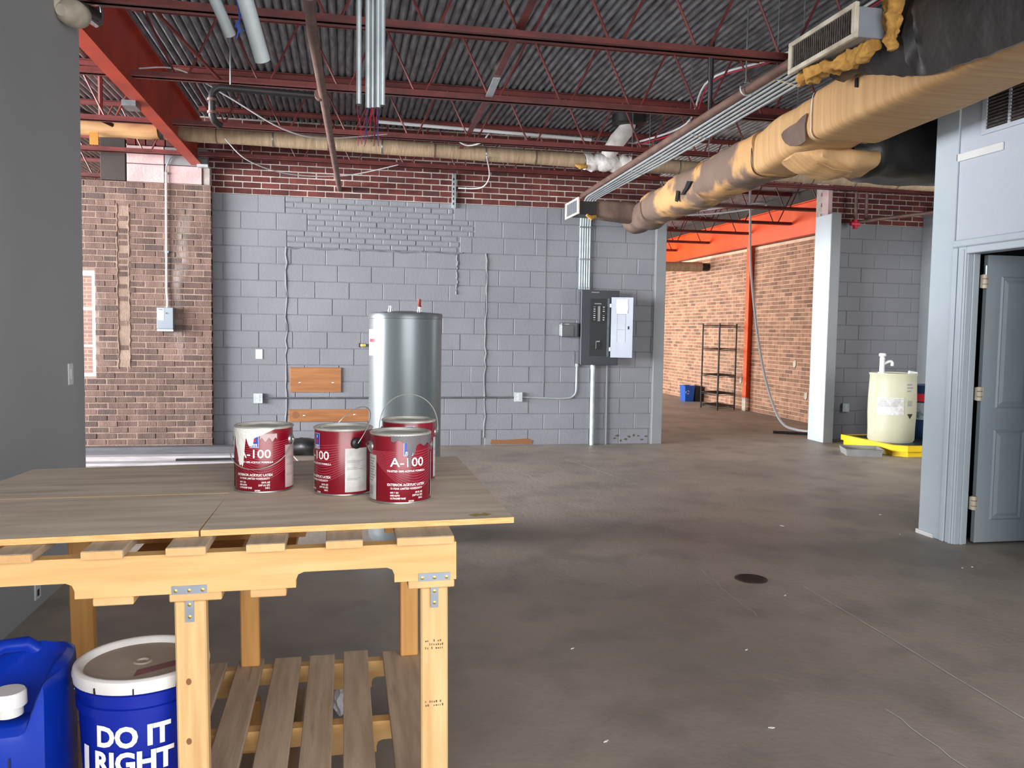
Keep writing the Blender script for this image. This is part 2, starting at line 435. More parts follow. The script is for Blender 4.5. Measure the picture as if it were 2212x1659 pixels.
masonry(wb, pb, 'brick', 'grey_wall', 'x', YB, -1, .09, .2, ROW/3-.009, .006, jit=.004)
for xx, za, zb in ((-.69, 0, 2.42), (1.74, .1, 2.42), (1.37, 1.9, 2.4)):
    pts = [(xx+random.uniform(-.012, .012), YB-.002, za+(zb-za)*i/26) for i in range(27)]
    B().tube(pts, [random.uniform(.006, .016) for _ in pts], 6).build('mortar_seam', 'grey_seam', wb)
pts = [(-.69+i*.085, YB-.002, 2.405+random.uniform(-.012, .012)) for i in range(26)]
B().tube(pts, [random.uniform(.005, .014) for _ in pts], 6).build('mortar_seam', 'grey_seam', wb)
b = B(); hp = [(1.82, .015), (1.83, .075), (2.0, .07), (2.3, .085), (2.37, .06), (2.36, .012)]
b.prism(hp, YB-.006, YB+.01).build('chipped_patch', 'knot', wb, label='bare brown chipped patch at the foot of the wall')
for i in range(9):
    x = 3.45+i*.055+random.uniform(-.02, .02); z = random.uniform(.03, .12)
    b = B(); pl = [(x+random.uniform(.01, .03)*cos(a*pi/3), z+random.uniform(.006, .02)*sin(a*pi/3)) for a in range(6)]
    b.prism(pl, YB-.004, YB+.006).build('chipped_spot', 'stamp', wb)
# upper brick band
wu = struct(bx(-1.72, 4.0, YB+.005, YB+.2, 3.02, 3.9).build('wall_back_upper', 'dark_mortar'), 'dark red brick band above the grey blocks')
masonry(wu, courses(-1.72, 4.0, 3.02, 3.9, .212, .060, .012), 'brick', 'dark_brick', 'x', YB, -1, .09, .2, .06, .004, jit=.003)
# pilaster at the end of the back wall
pil = struct(bx(3.965, 4.105, YB-.03, YB+.24, 0, 2.98).build('trim_1', 'grey_trim', bevel=.004), 'grey boxed wall end beside the opening')
bx(3.957, 3.966, YB-.026, YB, 0, 2.98).build('edge_strip', 'grey_trim', pil)

# ---- back wall right of the opening
wr = struct(bx(6.5, 8.25, 10.806, 11.0, 0, 3.02).build('wall_back_right', 'grey_seam'), 'grey painted block wall behind the barrels')
masonry(wr, courses(6.5, 8.25, 0, 3.02, .406, ROW-.006, .006), 'block', 'grey_wall', 'x', 10.8, -1, .1, .4, ROW-.006, .004)
wru = struct(bx(6.5, 8.25, 10.805, 11.0, 3.02, 3.9).build('wall_back_right_upper', 'dark_mortar'), 'dark red brick band above the barrel wall')
masonry(wru, courses(6.5, 8.25, 3.02, 3.9, .212, .060, .012), 'brick', 'dark_brick', 'x', 10.8, -1, .09, .2, .06, .004)
pr = struct(bx(6.41, 6.55, 10.46, 10.85, 0, 3.1).build('trim_2', 'pale_trim', bevel=.004), 'pale boxed post on the right of the opening')
bx(6.412, 6.55, 10.448, 10.46, 0, 3.1).build('front_board', 'grey_trim', pr, label='grey front face of the post')
bx(6.44, 6.5, 10.6, 10.75, 3.1, 3.9).build('post_stub', 'pink_block', pr, label='pink painted stub of post above the boxed post')
struct(bx(8.05, 8.25, 10.35, 10.8, 0, 3.2).build('trim_3', 'grey_trim', bevel=.004), 'pale grey boxed post right of the barrels')
struct(bx(8.25, 8.4, 5.5, 11, 0, 3.9).build('wall_right_rear', 'grey_wall'))

# ---- left brick wall with window
YL = 10.4
wl = struct(bx(-5.2, -1.525, YL+.012, YL+.13, 0, 3.08).build('wall_left_brick', 'brown_mortar'), 'brown brick wall with whitish streaks')
# opening for the window is formed by three slabs: replace the slab
bpy.data.objects.remove(wl)
b = B(); b.box(-2.785, -1.525, YL+.006, YL+.13, 0, 3.08); b.box(-5.2, -2.785, YL+.006, YL+.13, 0, .86); b.box(-5.2, -2.785, YL+.006, YL+.13, 2.07, 3.08); b.box(-5.2, -3.75, YL+.006, YL+.13, .86, 2.07)
wl = struct(b.build('wall_left_brick', 'brown_mortar'), 'brown brick wall with whitish streaks and a window')
def whole(z):
    h = [(-2.54, -2.425)] if .95 < z < 2.83 else []
    if .86 < z < 2.07: h.append((-3.75, -2.785))
    return h
u = [q for q in courses(-3.6, -1.525, 0, 3.08, .212, .0595, .0105, hole=whole, jitter=.05) if q[0] > -3.55]
masonry(wl, u, 'brick', 'brown_brick', 'x', YL, -1, .09, .2, .0595, .005, limit=300, jit=.005)
g = courses(-2.535, -2.43, .95, 2.83, .212, .0595, .0105)
masonry(wl, g, 'filler_brick', 'brown_brick', 'x', YL+.008, -1, .06, .1, .0595, .006, jit=.006)
for xx in (-2.545, -2.42):
    pts = [(xx+random.uniform(-.006, .006), YL+.002, .95+1.88*i/40) for i in range(41)]
    B().tube(pts, [random.uniform(.004, .01) for _ in pts], 5).build('mortar_seam', 'brown_mortar', wl)
# pink block courses on top of it, under the beam
for i, (xa, xb, za, zb, m) in enumerate(((-2.43, -2.03, 3.085, 3.285, 'pink_block'), (-2.43, -2.03, 3.292, 3.49, 'pink_block'), (-1.995, -1.62, 3.085, 3.285, 'pink_block'), (-2.022, -1.56, 3.292, 3.49, 'grey_trim'))):
    bx(xa, xb, YL+.0, YL+.13, za, zb).build('block', m, wl, bevel=.006, label=['pale pink painted block on top of the brick wall'][0] if m == 'pink_block' else None)
bx(-2.02, -2.0, YL+.01, YL+.12, 3.085, 3.285).build('mortar_seam', 'pink_block', wl)
bx(-1.615, -1.53, YL+.02, YL+.13, 3.085, 3.3).build('broken_mortar', 'dark_mortar', wl, bevel=.01)
for i in range(7): bx(-2.43+i*.105, -2.335+i*.105, YL+.005, YL+.12, 3.5, 3.585).build('brick', 'dark_brick', wl, bevel=.006)
bx(-2.71, -2.445, YL-.0, YL+.06, 3.09, 3.56).build('dark_board', 'dark_panel', wl, bevel=.004, label='dark board standing on the brick wall')
# window
w1 = struct(bx(-3.75, -2.785, YL+.06, YL+.10, .86, .90).build('window_1', 'window_white', bevel=.004), 'white framed window at the edge of the brick wall')
bx(-2.83, -2.79, YL+.05, YL+.10, .9, 2.07).build('window_frame', 'window_white', w1, bevel=.003)
bx(-3.75, -2.83, YL+.05, YL+.10, 2.01, 2.07).build('window_frame', 'window_white', w1, bevel=.003)
bx(-3.75, -2.83, YL+.055, YL+.095, 1.62, 1.65).build('meeting_rail', 'window_white', w1)
bx(-3.75, -2.83, YL+.055, YL+.095, 1.2, 1.225).build('meeting_rail', 'window_white', w1)
bx(-3.75, -2.83, YL+.072, YL+.078, .9, 2.01).build('pane', 'glass', w1)
# wall of the space beyond (seen through the window)
struct(bx(-9.5, 1.0, 16.5, 16.7, 0, 3.9).build('wall_beyond_window', 'far_brick'))

# ---- near left partition and right partition with doorway
struct(bx(-1.67, -1.55, -4, 5.54, 0, 3.9).build('wall_left', 'near_wall'), 'smooth dark grey partition at the left edge')
XR = 4.25
b = B(); b.box(XR, XR+.10, 5.23, 5.56, 0, 3.34); b.box(XR, XR+.10, 4.32, 5.23, 2.07, 3.34); b.box(XR, XR+.10, -4, 4.32, 0, 3.34)
wright = struct(b.build('wall_right', 'pale_wall'), 'pale blue grey partition with a doorway')
struct(bx(XR+.10, 8.25, 5.44, 5.56, 0, 3.34).build('wall_right_end', 'pale_wall'))
struct(bx(XR+.10, 8.25, 5.38, 5.44, 0, 3.28).build('side_room_shade_panel', 'void'))  # black sheet over the end wall, darkness behind the door put into its colour
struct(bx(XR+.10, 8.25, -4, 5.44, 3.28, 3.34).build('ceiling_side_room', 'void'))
struct(bx(6.4, 6.5, -4, 5.44, 0, 3.28).build('wall_side_room', 'near_wall'))
t4 = struct(bx(XR-.016, XR, 5.342, 5.575, 0, 3.34).build('trim_4', 'pale_trim', bevel=.004), 'flat pale corner board')
bx(XR-.03, XR-.016, 5.40, 5.585, 0, .03).build('floor_chip', 'white_plastic', t4)
t5 = struct(bx(XR-.018, XR, 5.212, 5.332, 0, 2.10).build('trim_5', 'pale_trim', bevel=.005), 'pale moulded door casing')
bx(XR-.032, XR-.018, 5.285, 5.332, 0, 2.098).build('moulding', 'pale_trim', t5, bevel=.007)
bx(XR-.026, XR-.018, 5.225, 5.25, 0, 2.08).build('moulding', 'pale_trim', t5, bevel=.004)
bx(XR-.018, XR, 4.15, 5.212, 2.05, 2.10).build('head_casing', 'pale_trim', t5, bevel=.005)
bx(XR-.032, XR, 4.15, 5.332, 2.10, 2.15).build('moulding', 'pale_trim', t5, bevel=.007)
jb = bx(XR-.004, XR+.095, 5.205, 5.229, 0, 2.05).build('jamb', 'pale_trim', t5, bevel=.003)
bx(XR+.035, XR+.06, 5.193, 5.205, 0, 2.05).build('door_stop', 'pale_trim', t5, bevel=.003)
bx(XR, XR+.10, 4.32, 5.21, 2.05, 2.07).build('jamb', 'pale_trim', t5)
# door leaf standing open into the side room
DX, DY = XR+.150, 5.2
dr = struct(bx(DX, DX+.83, DY+.006, DY+.036, .012, 2.045).build('door_1', 'door_paint', bevel=.002), 'grey moulded panel door standing open')
bx(DX, DX+.83, DY, DY+.008, .012, 2.045).build('door_skin', 'door_paint', dr)
for xa, xb in ((DX+.115, DX+.375), (DX+.455, DX+.715)):
    for za, zb in ((.17, .82), (.97, 1.9)):
        b = B()
        for k, (m, d) in enumerate(((0, -.001), (.012, -.010), (.026, -.002), (.05, -.013), (.06, -.013))):
            b.v += [(xa+m, DY+d, za+m), (xb-m, DY+d, za+m), (xb-m, DY+d, zb-m), (xa+m, DY+d, zb-m)]
        for k in range(4):
            for j in range(4): b.f.append((4*k+j, 4*k+(j+1) % 4, 4*k+4+(j+1) % 4, 4*k+4+j))
        b.f.append((16, 17, 18, 19)); b.build('door_panel', 'door_paint', dr)
for z in (.30, 1.075, 1.86):
    h = B().tube([(XR+.122, 5.185, z-.048), (XR+.122, 5.185, z+.048)], .020, 12).build('hinge', 'dirty_ivory', dr, smooth=True, label='paint masked door hinge')
    bx(XR+.095, XR+.155, 5.186, 5.199, z-.045, z+.045).build('hinge_leaf', 'dirty_ivory', h)
    for zz in (-.02, .018): B().tube([(XR+.122, 5.185, z+zz-.002), (XR+.122, 5.185, z+zz+.002)], .0208, 12).build('knuckle_line', 'stamp', h)
    if z > 1.8: B().tube([(XR+.125, 5.18, z+.048), (XR+.125, 5.18, z+.11)], .006, 8).build('hinge_pin', 'galv', h)
# wall grille and white strip on the right partition
g = thing('louvred_vent', (XR, 4.75, 2.84), 'white louvred wall vent high on the right partition', 'vent')
b = B(); b.box(XR-.014, XR, 4.30, 5.13, 2.84, 2.87); b.box(XR-.014, XR, 4.30, 5.13, 3.13, 3.16); b.box(XR-.014, XR, 5.09, 5.13, 2.87, 3.13); b.box(XR-.014, XR, 4.30, 4.34, 2.87, 3.13); b.build('frame', 'pale_wall', g)
bx(XR-.003, XR-.001, 4.34, 5.09, 2.87, 3.13).build('duct_opening', 'void', g)
bx(XR-.012, XR-.003, 4.88, 4.9, 2.87, 3.13).build('mullion', 'pale_wall', g)
for i in range(11): B().obox((XR-.007, 4.715, 2.885+i*.0225), (.014, .74, .003), Matrix.Rotation(radians(35), 3, 'Y')).build('slat', 'grille_dark', g)
tag(bx(XR-.016, XR-.001, 4.93, 5.355, 2.703, 2.757).build('plastic_strip', 'white_plastic', bevel=.003), 'blank white plastic strip on the right partition below the vent', 'strip')

# ---- rear room brick wall on the right with orange steel
XF = 7.6
wf = struct(bx(XF+.005, XF+.2, 10.9, 24, 0, 3.1).build('wall_rear_brick', 'warm_mortar'), 'sunlit orange brown brick wall of the rear room')
u = courses(11.0, 22.0, 0, 3.1, .212, .0595, .0115)
masonry(wf, u, 'brick', 'warm_brick', 'y', XF, -1, .09, .2, .0595, .005, rest_name='distant_bricks', limit=300)
struct(bx(2, 7.9, 23.8, 24, 0, 3.9).build('wall_rear_end', 'warm_mortar'))
ob = thing('orange_beam', (7.55, 17.4, 3.1), 'bright orange steel beam on top of the rear brick wall', 'beam')
bx(7.49, 7.62, 10.9, 23.8, 3.12, 3.135).build('flange', 'orange', ob); bx(7.55, 7.562, 10.9, 23.8, 3.135, 3.66).build('web', 'orange', ob); bx(7.49, 7.62, 10.9, 23.8, 3.66, 3.675).build('flange', 'orange', ob)
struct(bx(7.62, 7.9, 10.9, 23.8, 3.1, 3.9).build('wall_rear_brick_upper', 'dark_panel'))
oc = thing('orange_column', (7.53, 15.0, 0), 'bright orange steel column against the rear brick wall', 'column')
bx(7.49, 7.505, 14.92, 15.06, .25, 3.12).build('flange', 'orange_worn', oc); bx(7.505, 7.6, 14.985, 14.995, .25, 3.12).build('web', 'orange', oc)
bx(7.49, 7.505, 14.92, 15.06, 0, .25).build('bare_foot', 'dirty_ivory', oc, label='bare scraped foot of the column')

# ---- steel: beam and bar joists
bm_ = thing('steel_beam', (-1.67, 7.4, 3.3), 'red orange steel beam running towards the brick corner', 'beam')
bx(-1.735, -1.612, -3, 10.4, 3.3, 3.315).build('flange', 'beam_red', bm_); bx(-1.68, -1.665, -3, 10.4, 3.315, 3.80).build('web', 'beam_red', bm_); bx(-1.735, -1.612, -3, 10.4, 3.80, 3.815).build('flange', 'beam_red', bm_)
bx(-1.80, -1.69, 7.55, 7.75, 3.255, 3.30).build('splice_plate', 'galv', bm_)
bx(-1.66, -1.54, 10.3, 10.42, 3.27, 3.30).build('bearing_plate', 'galv_pale', bm_)
WEB = {}
def web_mesh(dx):
    if dx not in WEB: WEB[dx] = B().tube([(-dx/2, 0, -.24), (dx/2, 0, .24)], .0095, 6).mesh('web_bar', 'primer', smooth=True)
    return WEB[dx]
def joist(Y, xa, xb, label, group, ph=0.0, z=0.0):
    t = thing('bar_joist', ((xa+xb)/2, Y, 3.35+z), label, 'joist', group)
    for nm, za, lip in (('bottom_chord', 3.35+z, 1), ('top_chord', 3.84+z, -1)):
        b = B()
        for s in (-1, 1):
            ya, yb = sorted((Y+s*.012, Y+s*.055))
            if lip > 0: b.box(xa, xb, ya, yb, za, za+.006)
            else: b.box(xa, xb, ya, yb, za+.042, za+.048)
            ya, yb = sorted((Y+s*.012, Y+s*.018)); b.box(xa, xb, ya, yb, za, za+.048)
        b.build(nm, 'primer', t)
    x = xa+.15+ph; k = 0
    while x < xb-.1:
        o = bpy.data.objects.new('web_bar', web_mesh(.23 if k % 2 else -.23)); COL.objects.link(o); o.parent = t
        o.location = (x-(xa+xb)/2, 0, .26); x += .305; k += 1
    return t
names = ['first', 'second', 'third', 'fourth']
for i, Y in enumerate((5.5, 7.03, 8.6, 10.1)):
    joist(Y, -1.6, 8.2, f'dark red steel bar joist under the deck, {names[i]} away from the camera', 'bar joists over the main room', ph=.06*i)
    if i: joist(Y, -5.5, -1.75, f'red steel bar joist left of the orange beam, {names[i-1]} away from the camera', 'bar joists left of the beam')
fn = ['nearest', 'second', 'third', 'fourth', 'fifth', 'farthest']
for i, Y in enumerate((11.95, 13.55, 15.1, 16.9, 18.7, 20.5)):
    joist(Y, 2.0, 7.54, f'dark red bar joist in the rear room, {fn[i]} past the opening', 'bar joists in the rear room', ph=.07*i)
for i, Y in enumerate((11.9, 13.6)):
    joist(Y, -6.5, 0.5, ['red bar joist above the brick wall top, the nearer', 'red bar joist above the brick wall top, the farther'][i], 'bar joists beyond the brick wall')
# bridging angles between joists
def bar(a, b_, w, h):
    a = Vector(a); b_ = Vector(b_); d = b_-a; q = d.to_track_quat('Y', 'Z').to_matrix()
    return B().obox((a+b_)/2, (w, d.length, h), q)
br = thing('bridging_angle', (1.12, 6.2, 3.38), 'dark red bridging angle crossing between the nearer joists', 'bridging')
bar((1.05, 4.2, 3.41), (1.14, 6.55, 3.41), .05, .006).build('angle_leg', 'primer', br); bar((1.075, 4.2, 3.435), (1.165, 6.55, 3.435), .005, .045).build('angle_leg', 'primer', br)
bar((1.14, 6.55, 3.40), (1.15, 6.98, 3.37), .055, .01).build('splice_clip', 'galv_pale', br, label='bright galvanised clip')
br = thing('bridging_angle', (1.2, 8.2, 3.38), 'dark red bridging angle between the second and third joists', 'bridging')
bar((1.17, 7.1, 3.41), (1.22, 9.2, 3.41), .05, .006).build('angle_leg', 'primer', br); bar((1.195, 7.1, 3.435), (1.245, 9.2, 3.435), .005, .045).build('angle_leg', 'primer', br)
tag(bar((-1.6, 5.9, 3.88), (-.95, 7.0, 3.36), .02, .02).build('diagonal_brace', 'primer'), 'thin red diagonal brace beside the orange beam', 'brace')
tag(bar((4.6, 13.52, 3.402), (6.3, 11.95, 3.402), .04, .008).build('diagonal_brace', 'primer'), 'pinkish brace crossing the rear room joists near the opening', 'brace')
tag(bar((4.4, 15.1, 3.402), (5.6, 13.55, 3.402), .04, .008).build('diagonal_brace', 'primer'), 'pinkish brace crossing the rear room joists farther back', 'brace')
# ================================================================== WORKBENCH (pallet on 2x4 legs)
wbn = thing('workbench', (-.2, 2.5, 0), 'yellow pine workbench made from pallets on timber legs', 'workbench', rot=(0, radians(-.7), 0))
ORG[wbn.name] = (-.2, 2.5, 0)
def notched(xa, xb, zt, zb, nots, r=.018):
    """stringer outline with rounded lifting notches on its lower edge"""
    p = [(xa, zt), (xb, zt), (xb, zb)]
    for a, c in nots[::-1]:      # from right to left
        h = .036
        p += [(c, zb)] + [(c-r+r*cos(t), zb+h-r+r*sin(t)) for t in (0, pi/4, pi/2)] + [(a+r-r*sin(t), zb+h-r+r*cos(t)) for t in (0, pi/4, pi/2)] + [(a, zb)]
    return p + [(xa, zb)]
for i, (ya, yb) in enumerate(((1.985, 2.023), (2.47, 2.508), (2.98, 3.018))):
    s = B().prism(notched(-.95, .275, .957, .866, [(-.80, -.572), (-.098, .128)]), ya, yb).build('stringer', 'pine' if i == 0 else 'pine_back', wbn)
for xa, xb in ((.133, .268), (-.03, .055), (-.206, -.12), (-.378, -.292), (-.553, -.466), (-.735, -.65), (-.94, -.82)):
    sl = bx(xa, xb, 1.968, 3.03, .957, .976).build('top_slat', 'slat_grey', wbn, bevel=.002)
    bx(xa+.001, xb-.001, 1.966, 1.969, .958, .975).build('cut_end', 'slat_end', sl)
for xa, xb in ((.16, .27), (-.20, -.12), (-.375, -.262), (-.535, -.45), (-.9, -.8)):
    bx(xa, xb, 1.982, 3.02, .848, .866).build('bottom_slat', 'slat_end', wbn, bevel=.002)
for (xa, xb, ya, yb, z0, m, fr) in ((.19, .255, 1.988, 2.026, 0, 'pine_leg', 1), (-.366, -.298, 1.988, 2.026, 0, 'pine_leg', 1), (.20, .262, 2.93, 2.975, .312, 'pine_back', 0), (-.338, -.277, 2.93, 2.975, .312, 'pine_back', 0), (-.87, -.80, 2.93, 2.975, .312, 'pine_back', 0), (-.93, -.86, 1.988, 2.026, 0, 'pine_leg', 2)):
    lg = bx(xa, xb, ya, yb, z0, .848).build('leg', m, wbn, bevel=.004)
    if fr == 1:
        cx = (xa+xb)/2
        br = B()
        br.box(cx-.038, cx+.038, ya-.005, ya-.0025, .862, .884); br.box(cx-.009, cx+.009, ya-.005, ya-.0025, .800, .862)
        br = br.build('tee_bracket', 'steel_plate', wbn, label='galvanised steel T bracket')
        for sx, sz in ((-.029, .873), (0, .873), (.029, .873), (0, .84), (0, .812)):
            B().lathe([(0, .0), (.0042, .0), (.0042, .001), (.0, .0018)], 10).build('screw', 'brass', br, raw=True).matrix_local = Matrix.Translation(Vector((cx+sx, ya-.005, sz))-Vector(ORG[wbn.name])) @ Matrix.Rotation(radians(90), 4, 'X')
        if xa < 0:
            for kx, kz in ((-.006, .66), (-.008, .52)):
                k = B().lathe([(0, .0004), (.006, .0004), (.006, 0)], 12).build('knot', 'knot', lg, raw=True); k.matrix_local = Matrix.Translation(Vector((cx+kx, ya-.0005, kz))-Vector(ORG[wbn.name])) @ Matrix.Rotation(radians(90), 4, 'X') @ Matrix.Diagonal((1, 1.3, 1, 1))
        else:
            b = B()
            for z0_, rows in ((.715, 3), (.565, 2)):
                for r in range(rows):
                    for c in range(9):
                        if random.random() < .8: b.box(cx-.022+c*.005, cx-.0195+c*.005+random.uniform(-.001, .001), ya-.0006, ya, z0_-r*.009, z0_-r*.009+random.uniform(.003, .006))
            b.build('lumber_stamp', 'stamp', lg)['kind'] = 'stuff'
# lower pallet shelf
for i, (ya, yb) in enumerate(((2.02, 2.06), (2.49, 2.53), (2.955, 2.995))):
    B().prism(notched(-.96, .275, .293, .20, [(-.78, -.56), (-.33, -.1), (.1, .2)]), ya, yb).build('lower_stringer', 'pine', wbn)
for xa, xb in ((.143, .268), (.0, .088), (-.11, -.028), (-.232, -.142), (-.352, -.268), (-.475, -.39), (-.60, -.515), (-.725, -.64), (-.85, -.765), (-.96, -.88)):
    bx(xa+random.uniform(-.004, .004), xb, 2.0, 3.0+random.uniform(-.01, .02), .293, .311).build('shelf_slat', 'slat_grey', wbn, bevel=.002)
for xa, xb in ((.15, .27), (-.25, -.13), (-.6, -.5), (-.96, -.86)): bx(xa, xb, 2.0, 3.0, .182, .2).build('bottom_slat', 'slat_grey', wbn)
for xa in (.2, -.34, -.9):
    for ya in (2.03, 2.95): bx(xa, xa+.06, ya, ya+.038, 0, .182).build('foot_block', 'pine_back', wbn)
# plywood sheets on top (tilted with the bench)
def ply(outline, z0, label, seed):
    t = thing('plywood_sheet', (-.2, 2.5, 0), label, 'plywood', 'plywood sheets on the workbench', rot=(0, radians(-.7), 0)); ORG[t.name] = (-.2, 2.5, 0)
    b = B(); n = len(outline); b.v = [(x, y, z0+.0145) for x, y in outline]; b.f = [tuple(range(n))]; b.build('face_veneer', 'plywood', t)
    b = B(); b.v = [(x, y, z0) for x, y in outline]+[(x, y, z0+.0144) for x, y in outline]; b.f = [(i, (i+1) % n, (i+1) % n+n, i+n) for i in range(n)]+[tuple(range(n))[::-1]]
    b.build('ply_core', 'ply_edge', t); return t
p = ply([(-.318, 2.062), (.432, 2.068), (.42, 3.10), (-.305, 3.085)], .977, 'weathered plywood sheet with the paint cans, right hand piece', 1)
strip([(.33, 2.1), (.345, 2.112), (.362, 2.108), (.375, 2.122)], .028, .9918).build('moss_smear', 'moss', p, label='yellow green smear near the corner')
ply([(-1.06, 2.045), (-.322, 2.058), (-.312, 2.515), (-1.06, 2.53)], .977, 'weathered plywood sheet, front left piece at the frame edge', 2)
ply([(-1.06, 2.536), (-.312, 2.521), (-.309, 3.08), (-1.0, 3.05)], .977, 'weathered plywood strip, back left piece behind the seam', 3)

# ================================================================== PAINT CANS
R = .083; HC = .19
def can(loc, rotz, label, bail, extra):
    t = thing('paint_can', loc, label, 'paint can', 'one gallon paint cans on the bench', local=True, rot=(0, 0, radians(rotz)))
    body = B().lathe([(R-.002, .0), (R-.001, .004), (R-.001, .184), (R-.002, .186)], 64).build('can_body', 'can_red', t, smooth=True)
    B().lathe([(0, .001), (R-.006, .001), (R+.0005, 0), (R+.0016, .003), (R+.0005, .006), (R-.001, .006)], 64).build('bottom_rim', 'can_metal', t, smooth=True)
    B().lathe([(R-.001, .183), (R+.0016, .185), (R+.002, .189), (R-.002, .1915), (R-.006, .190), (R-.009, .183), (R-.012, .183), (R-.013, .188), (R-.018, .1885), (R-.02, .185), (R-.024, .1845), (.04, .1845), (.038, .186), (0, .186)], 64).build('lid', 'lid_metal', t, smooth=True)
    e = R+.0008
    # label print
    b = B()
    wrap_text(b, 'A-100', .034, .002, .103, e, .012, sx=1.14); b.build('product_name', 'print_white', body); b = B()
    wrap_text(b, 'TRUSTED 100% ACRYLIC FORMULA', .0072, .0, .088, e, .03, sx=.98)
    wrap_text(b, 'EXTERIOR ACRYLIC LATEX', .0092, .0, .0505, e, .03, sx=.98)
    wrap_text(b, '15-YEAR LIMITED WARRANTY', .0072, .0, .041, e, .02, sx=.96)
    for i, s in enumerate(('640 T 154', '6403-66754', 'ULTRADEEP BASE')): wrap_text(b, s, .0066, -.046, .030-i*.0078, e, .03, 'LEFT', sx=.82)
    for i, s in enumerate(('124 FL OZ', '(3.87 U.S. QT)', '3.66 L')): wrap_text(b, s, .0066, .047, .030-i*.0078, e, .03, 'RIGHT', sx=.82)
    wrap_text(b, 'SATIN', .0056, .012, .0072, e, .04)
    b.build('label_lettering', 'print_white', body)['kind'] = 'stuff'
    lg = wrap_rect(B(), -.010, .016, .132, .176, e).build('logo_panel', 'print_blue', body, label='blue logo panel with a red figure')
    b = B(); fr = e+.0003
    for s0, s1, z0, z1 in ((-.010, -.009, .132, .176), (.015, .016, .132, .176), (-.01, .016, .132, .133), (-.01, .016, .175, .176)): wrap_rect(b, s0, s1, z0, z1, fr, 3)
    for k in range(4): wrap_rect(b, -.005+k*.0045, -.002+k*.0045, .1385, .1435, fr, 2); wrap_rect(b, -.006+k*.005, -.003+k*.005, .1345, .1375, fr, 2)
    wrap_rect(b, .001, .005, .163, .171, fr, 2); b.build('logo_lettering', 'print_white', lg)
    b = B(); wrap_rect(b, -.002, .008, .149, .157, fr, 3); wrap_rect(b, .0005, .0055, .157, .162, fr, 2); b.build('logo_mark', 'print_red', lg)
    # fine lines fanning out from the handle ears
    b = B()
    for k in range(15):
        f = k/14; vs = []
        for i in range(33):
            u = i/32; s = -.118+u*.236
            zz = .142-.115*f*sin(min(1, u*1.35)*pi/2)**1.3*(1-.25*u) - .012*f + (.085*max(0, u-.55)**1.4)*(.4+f)
            vs.append((s, zz))
        for i in range(32):
            (s0, z0), (s1, z1) = vs[i], vs[i+1]; w = .00035
            rr = R+.0004; b.add([(rr*sin(s/rr), -rr*cos(s/rr), z) for s, z in ((s0, z0-w), (s1, z1-w), (s1, z1+w), (s0, z0+w))], [(0, 1, 2, 3)])
    b.build('label_line_pattern', 'print_pink', body)
    pa = wrap_rect(B(), radians(66)*R, radians(114)*R, .012, .136, e).build('side_label', extra.get('paper', 'can_paper'), body)
    b = B()
    for k, z in enumerate((.1, .096, .08, .076, .05, .046)): wrap_rect(b, radians(70)*R, radians(104-6*(k % 3))*R, z, z+.0014, e+.0003)
    b.build('fine_print', 'print_grey', pa)
    pa = wrap_rect(B(), radians(-104)*R, radians(-64)*R, .008, .13, e).build('barcode_label', 'can_paper', body)
    b = B()
    for k in range(12): wrap_rect(b, radians(-92)*R+k*.0022, radians(-92)*R+k*.0022+random.uniform(.0006, .0014), .02, .046, e+.0003, 1)
    for k in range(9): wrap_rect(b, radians(-94)*R, radians(-74+(k % 3)*3)*R, .058+k*.0075, .0615+k*.0075, e+.0003, 3)
    b.build('barcode', 'print_grey', pa)
    # ears and bail
    for s in (-1, 1):
        a = radians(88)*s; c = Vector((R*sin(a), -R*cos(a), .15)); rot = Matrix.Rotation(a, 4, 'Z') @ Matrix.Rotation(radians(90), 4, 'X')
        ear = B().lathe([(.0, .009), (.005, .0088), (.007, .006), (.012, .005), (.016, .002), (.017, -.002)], 20).build('ear', 'black_plastic' if (extra.get('plug') and s > 0) else 'can_metal', t, smooth=True); ear.matrix_local = Matrix.Translation(c) @ rot
    ax = Vector((sin(radians(88)), -cos(radians(88)), 0)); axm = Vector((-1, 0, 0)); pts = []
    al = radians(bail); dirv = Vector((0, -sin(al), cos(al)))
    for i in range(29):
        th = pi*i/28; pts.append(Vector((-(R+.008)*cos(th)*(1.0+.06*sin(th)), -R*cos(radians(88)), .15)) + dirv*(.118*sin(th)**.9))
    B().tube(pts, .0014, 6).build('bail_handle', 'wire', t, smooth=True)
    if 'white' in extra:
        d = B(); pr = []
        for i in range(61):
            s = -.13+i*(.19/60)
            z = .162+.004*sin(s*160)
            for c0, w, dz in ((-.062, .008, .035), (-.042, .0135, .08), (-.03, .006, .025), (-.085, .007, .045), (-.006, .013, .022), (.008, .006, .012)):
                z -= dz*math.exp(-((s-c0)/w)**4)
            if s > .0: z = max(z, .158+s*.45)
            pr.append((s, min(z, .184)))
        wrap_smear(d, pr, .186, R+.0016); d.build('paint_drip', 'drip_white', t, smooth=True, label='white paint run down from the lid')
        d = B(); wrap_smear(d, [(.02+i*.004, .155+.006*sin(i*1.3)-.0*i) for i in range(13)], .172, R+.0012); d.build('paint_smudge', 'can_paper_pink', t)
    if 'dark' in extra:
        d = B(); pr = []
        for i in range(61):
            s = -.045+i*(.16/60); z = .172-.012*min(1, max(0, s+.02)/.05)+.003*sin(s*210)
            for c0, w, dz in ((.006, .0055, .07), (.018, .006, .025)): z -= dz*math.exp(-((s-c0)/w)**4)
            pr.append((s, min(.184, z)))
        wrap_smear(d, pr, .186, R+.0016); d.build('paint_drip', 'drip_grey', t, smooth=True, label='dark grey paint run across the logo')
    return t
def ztop(x): return .9915+(x+.2)*math.tan(radians(.7))*1.0
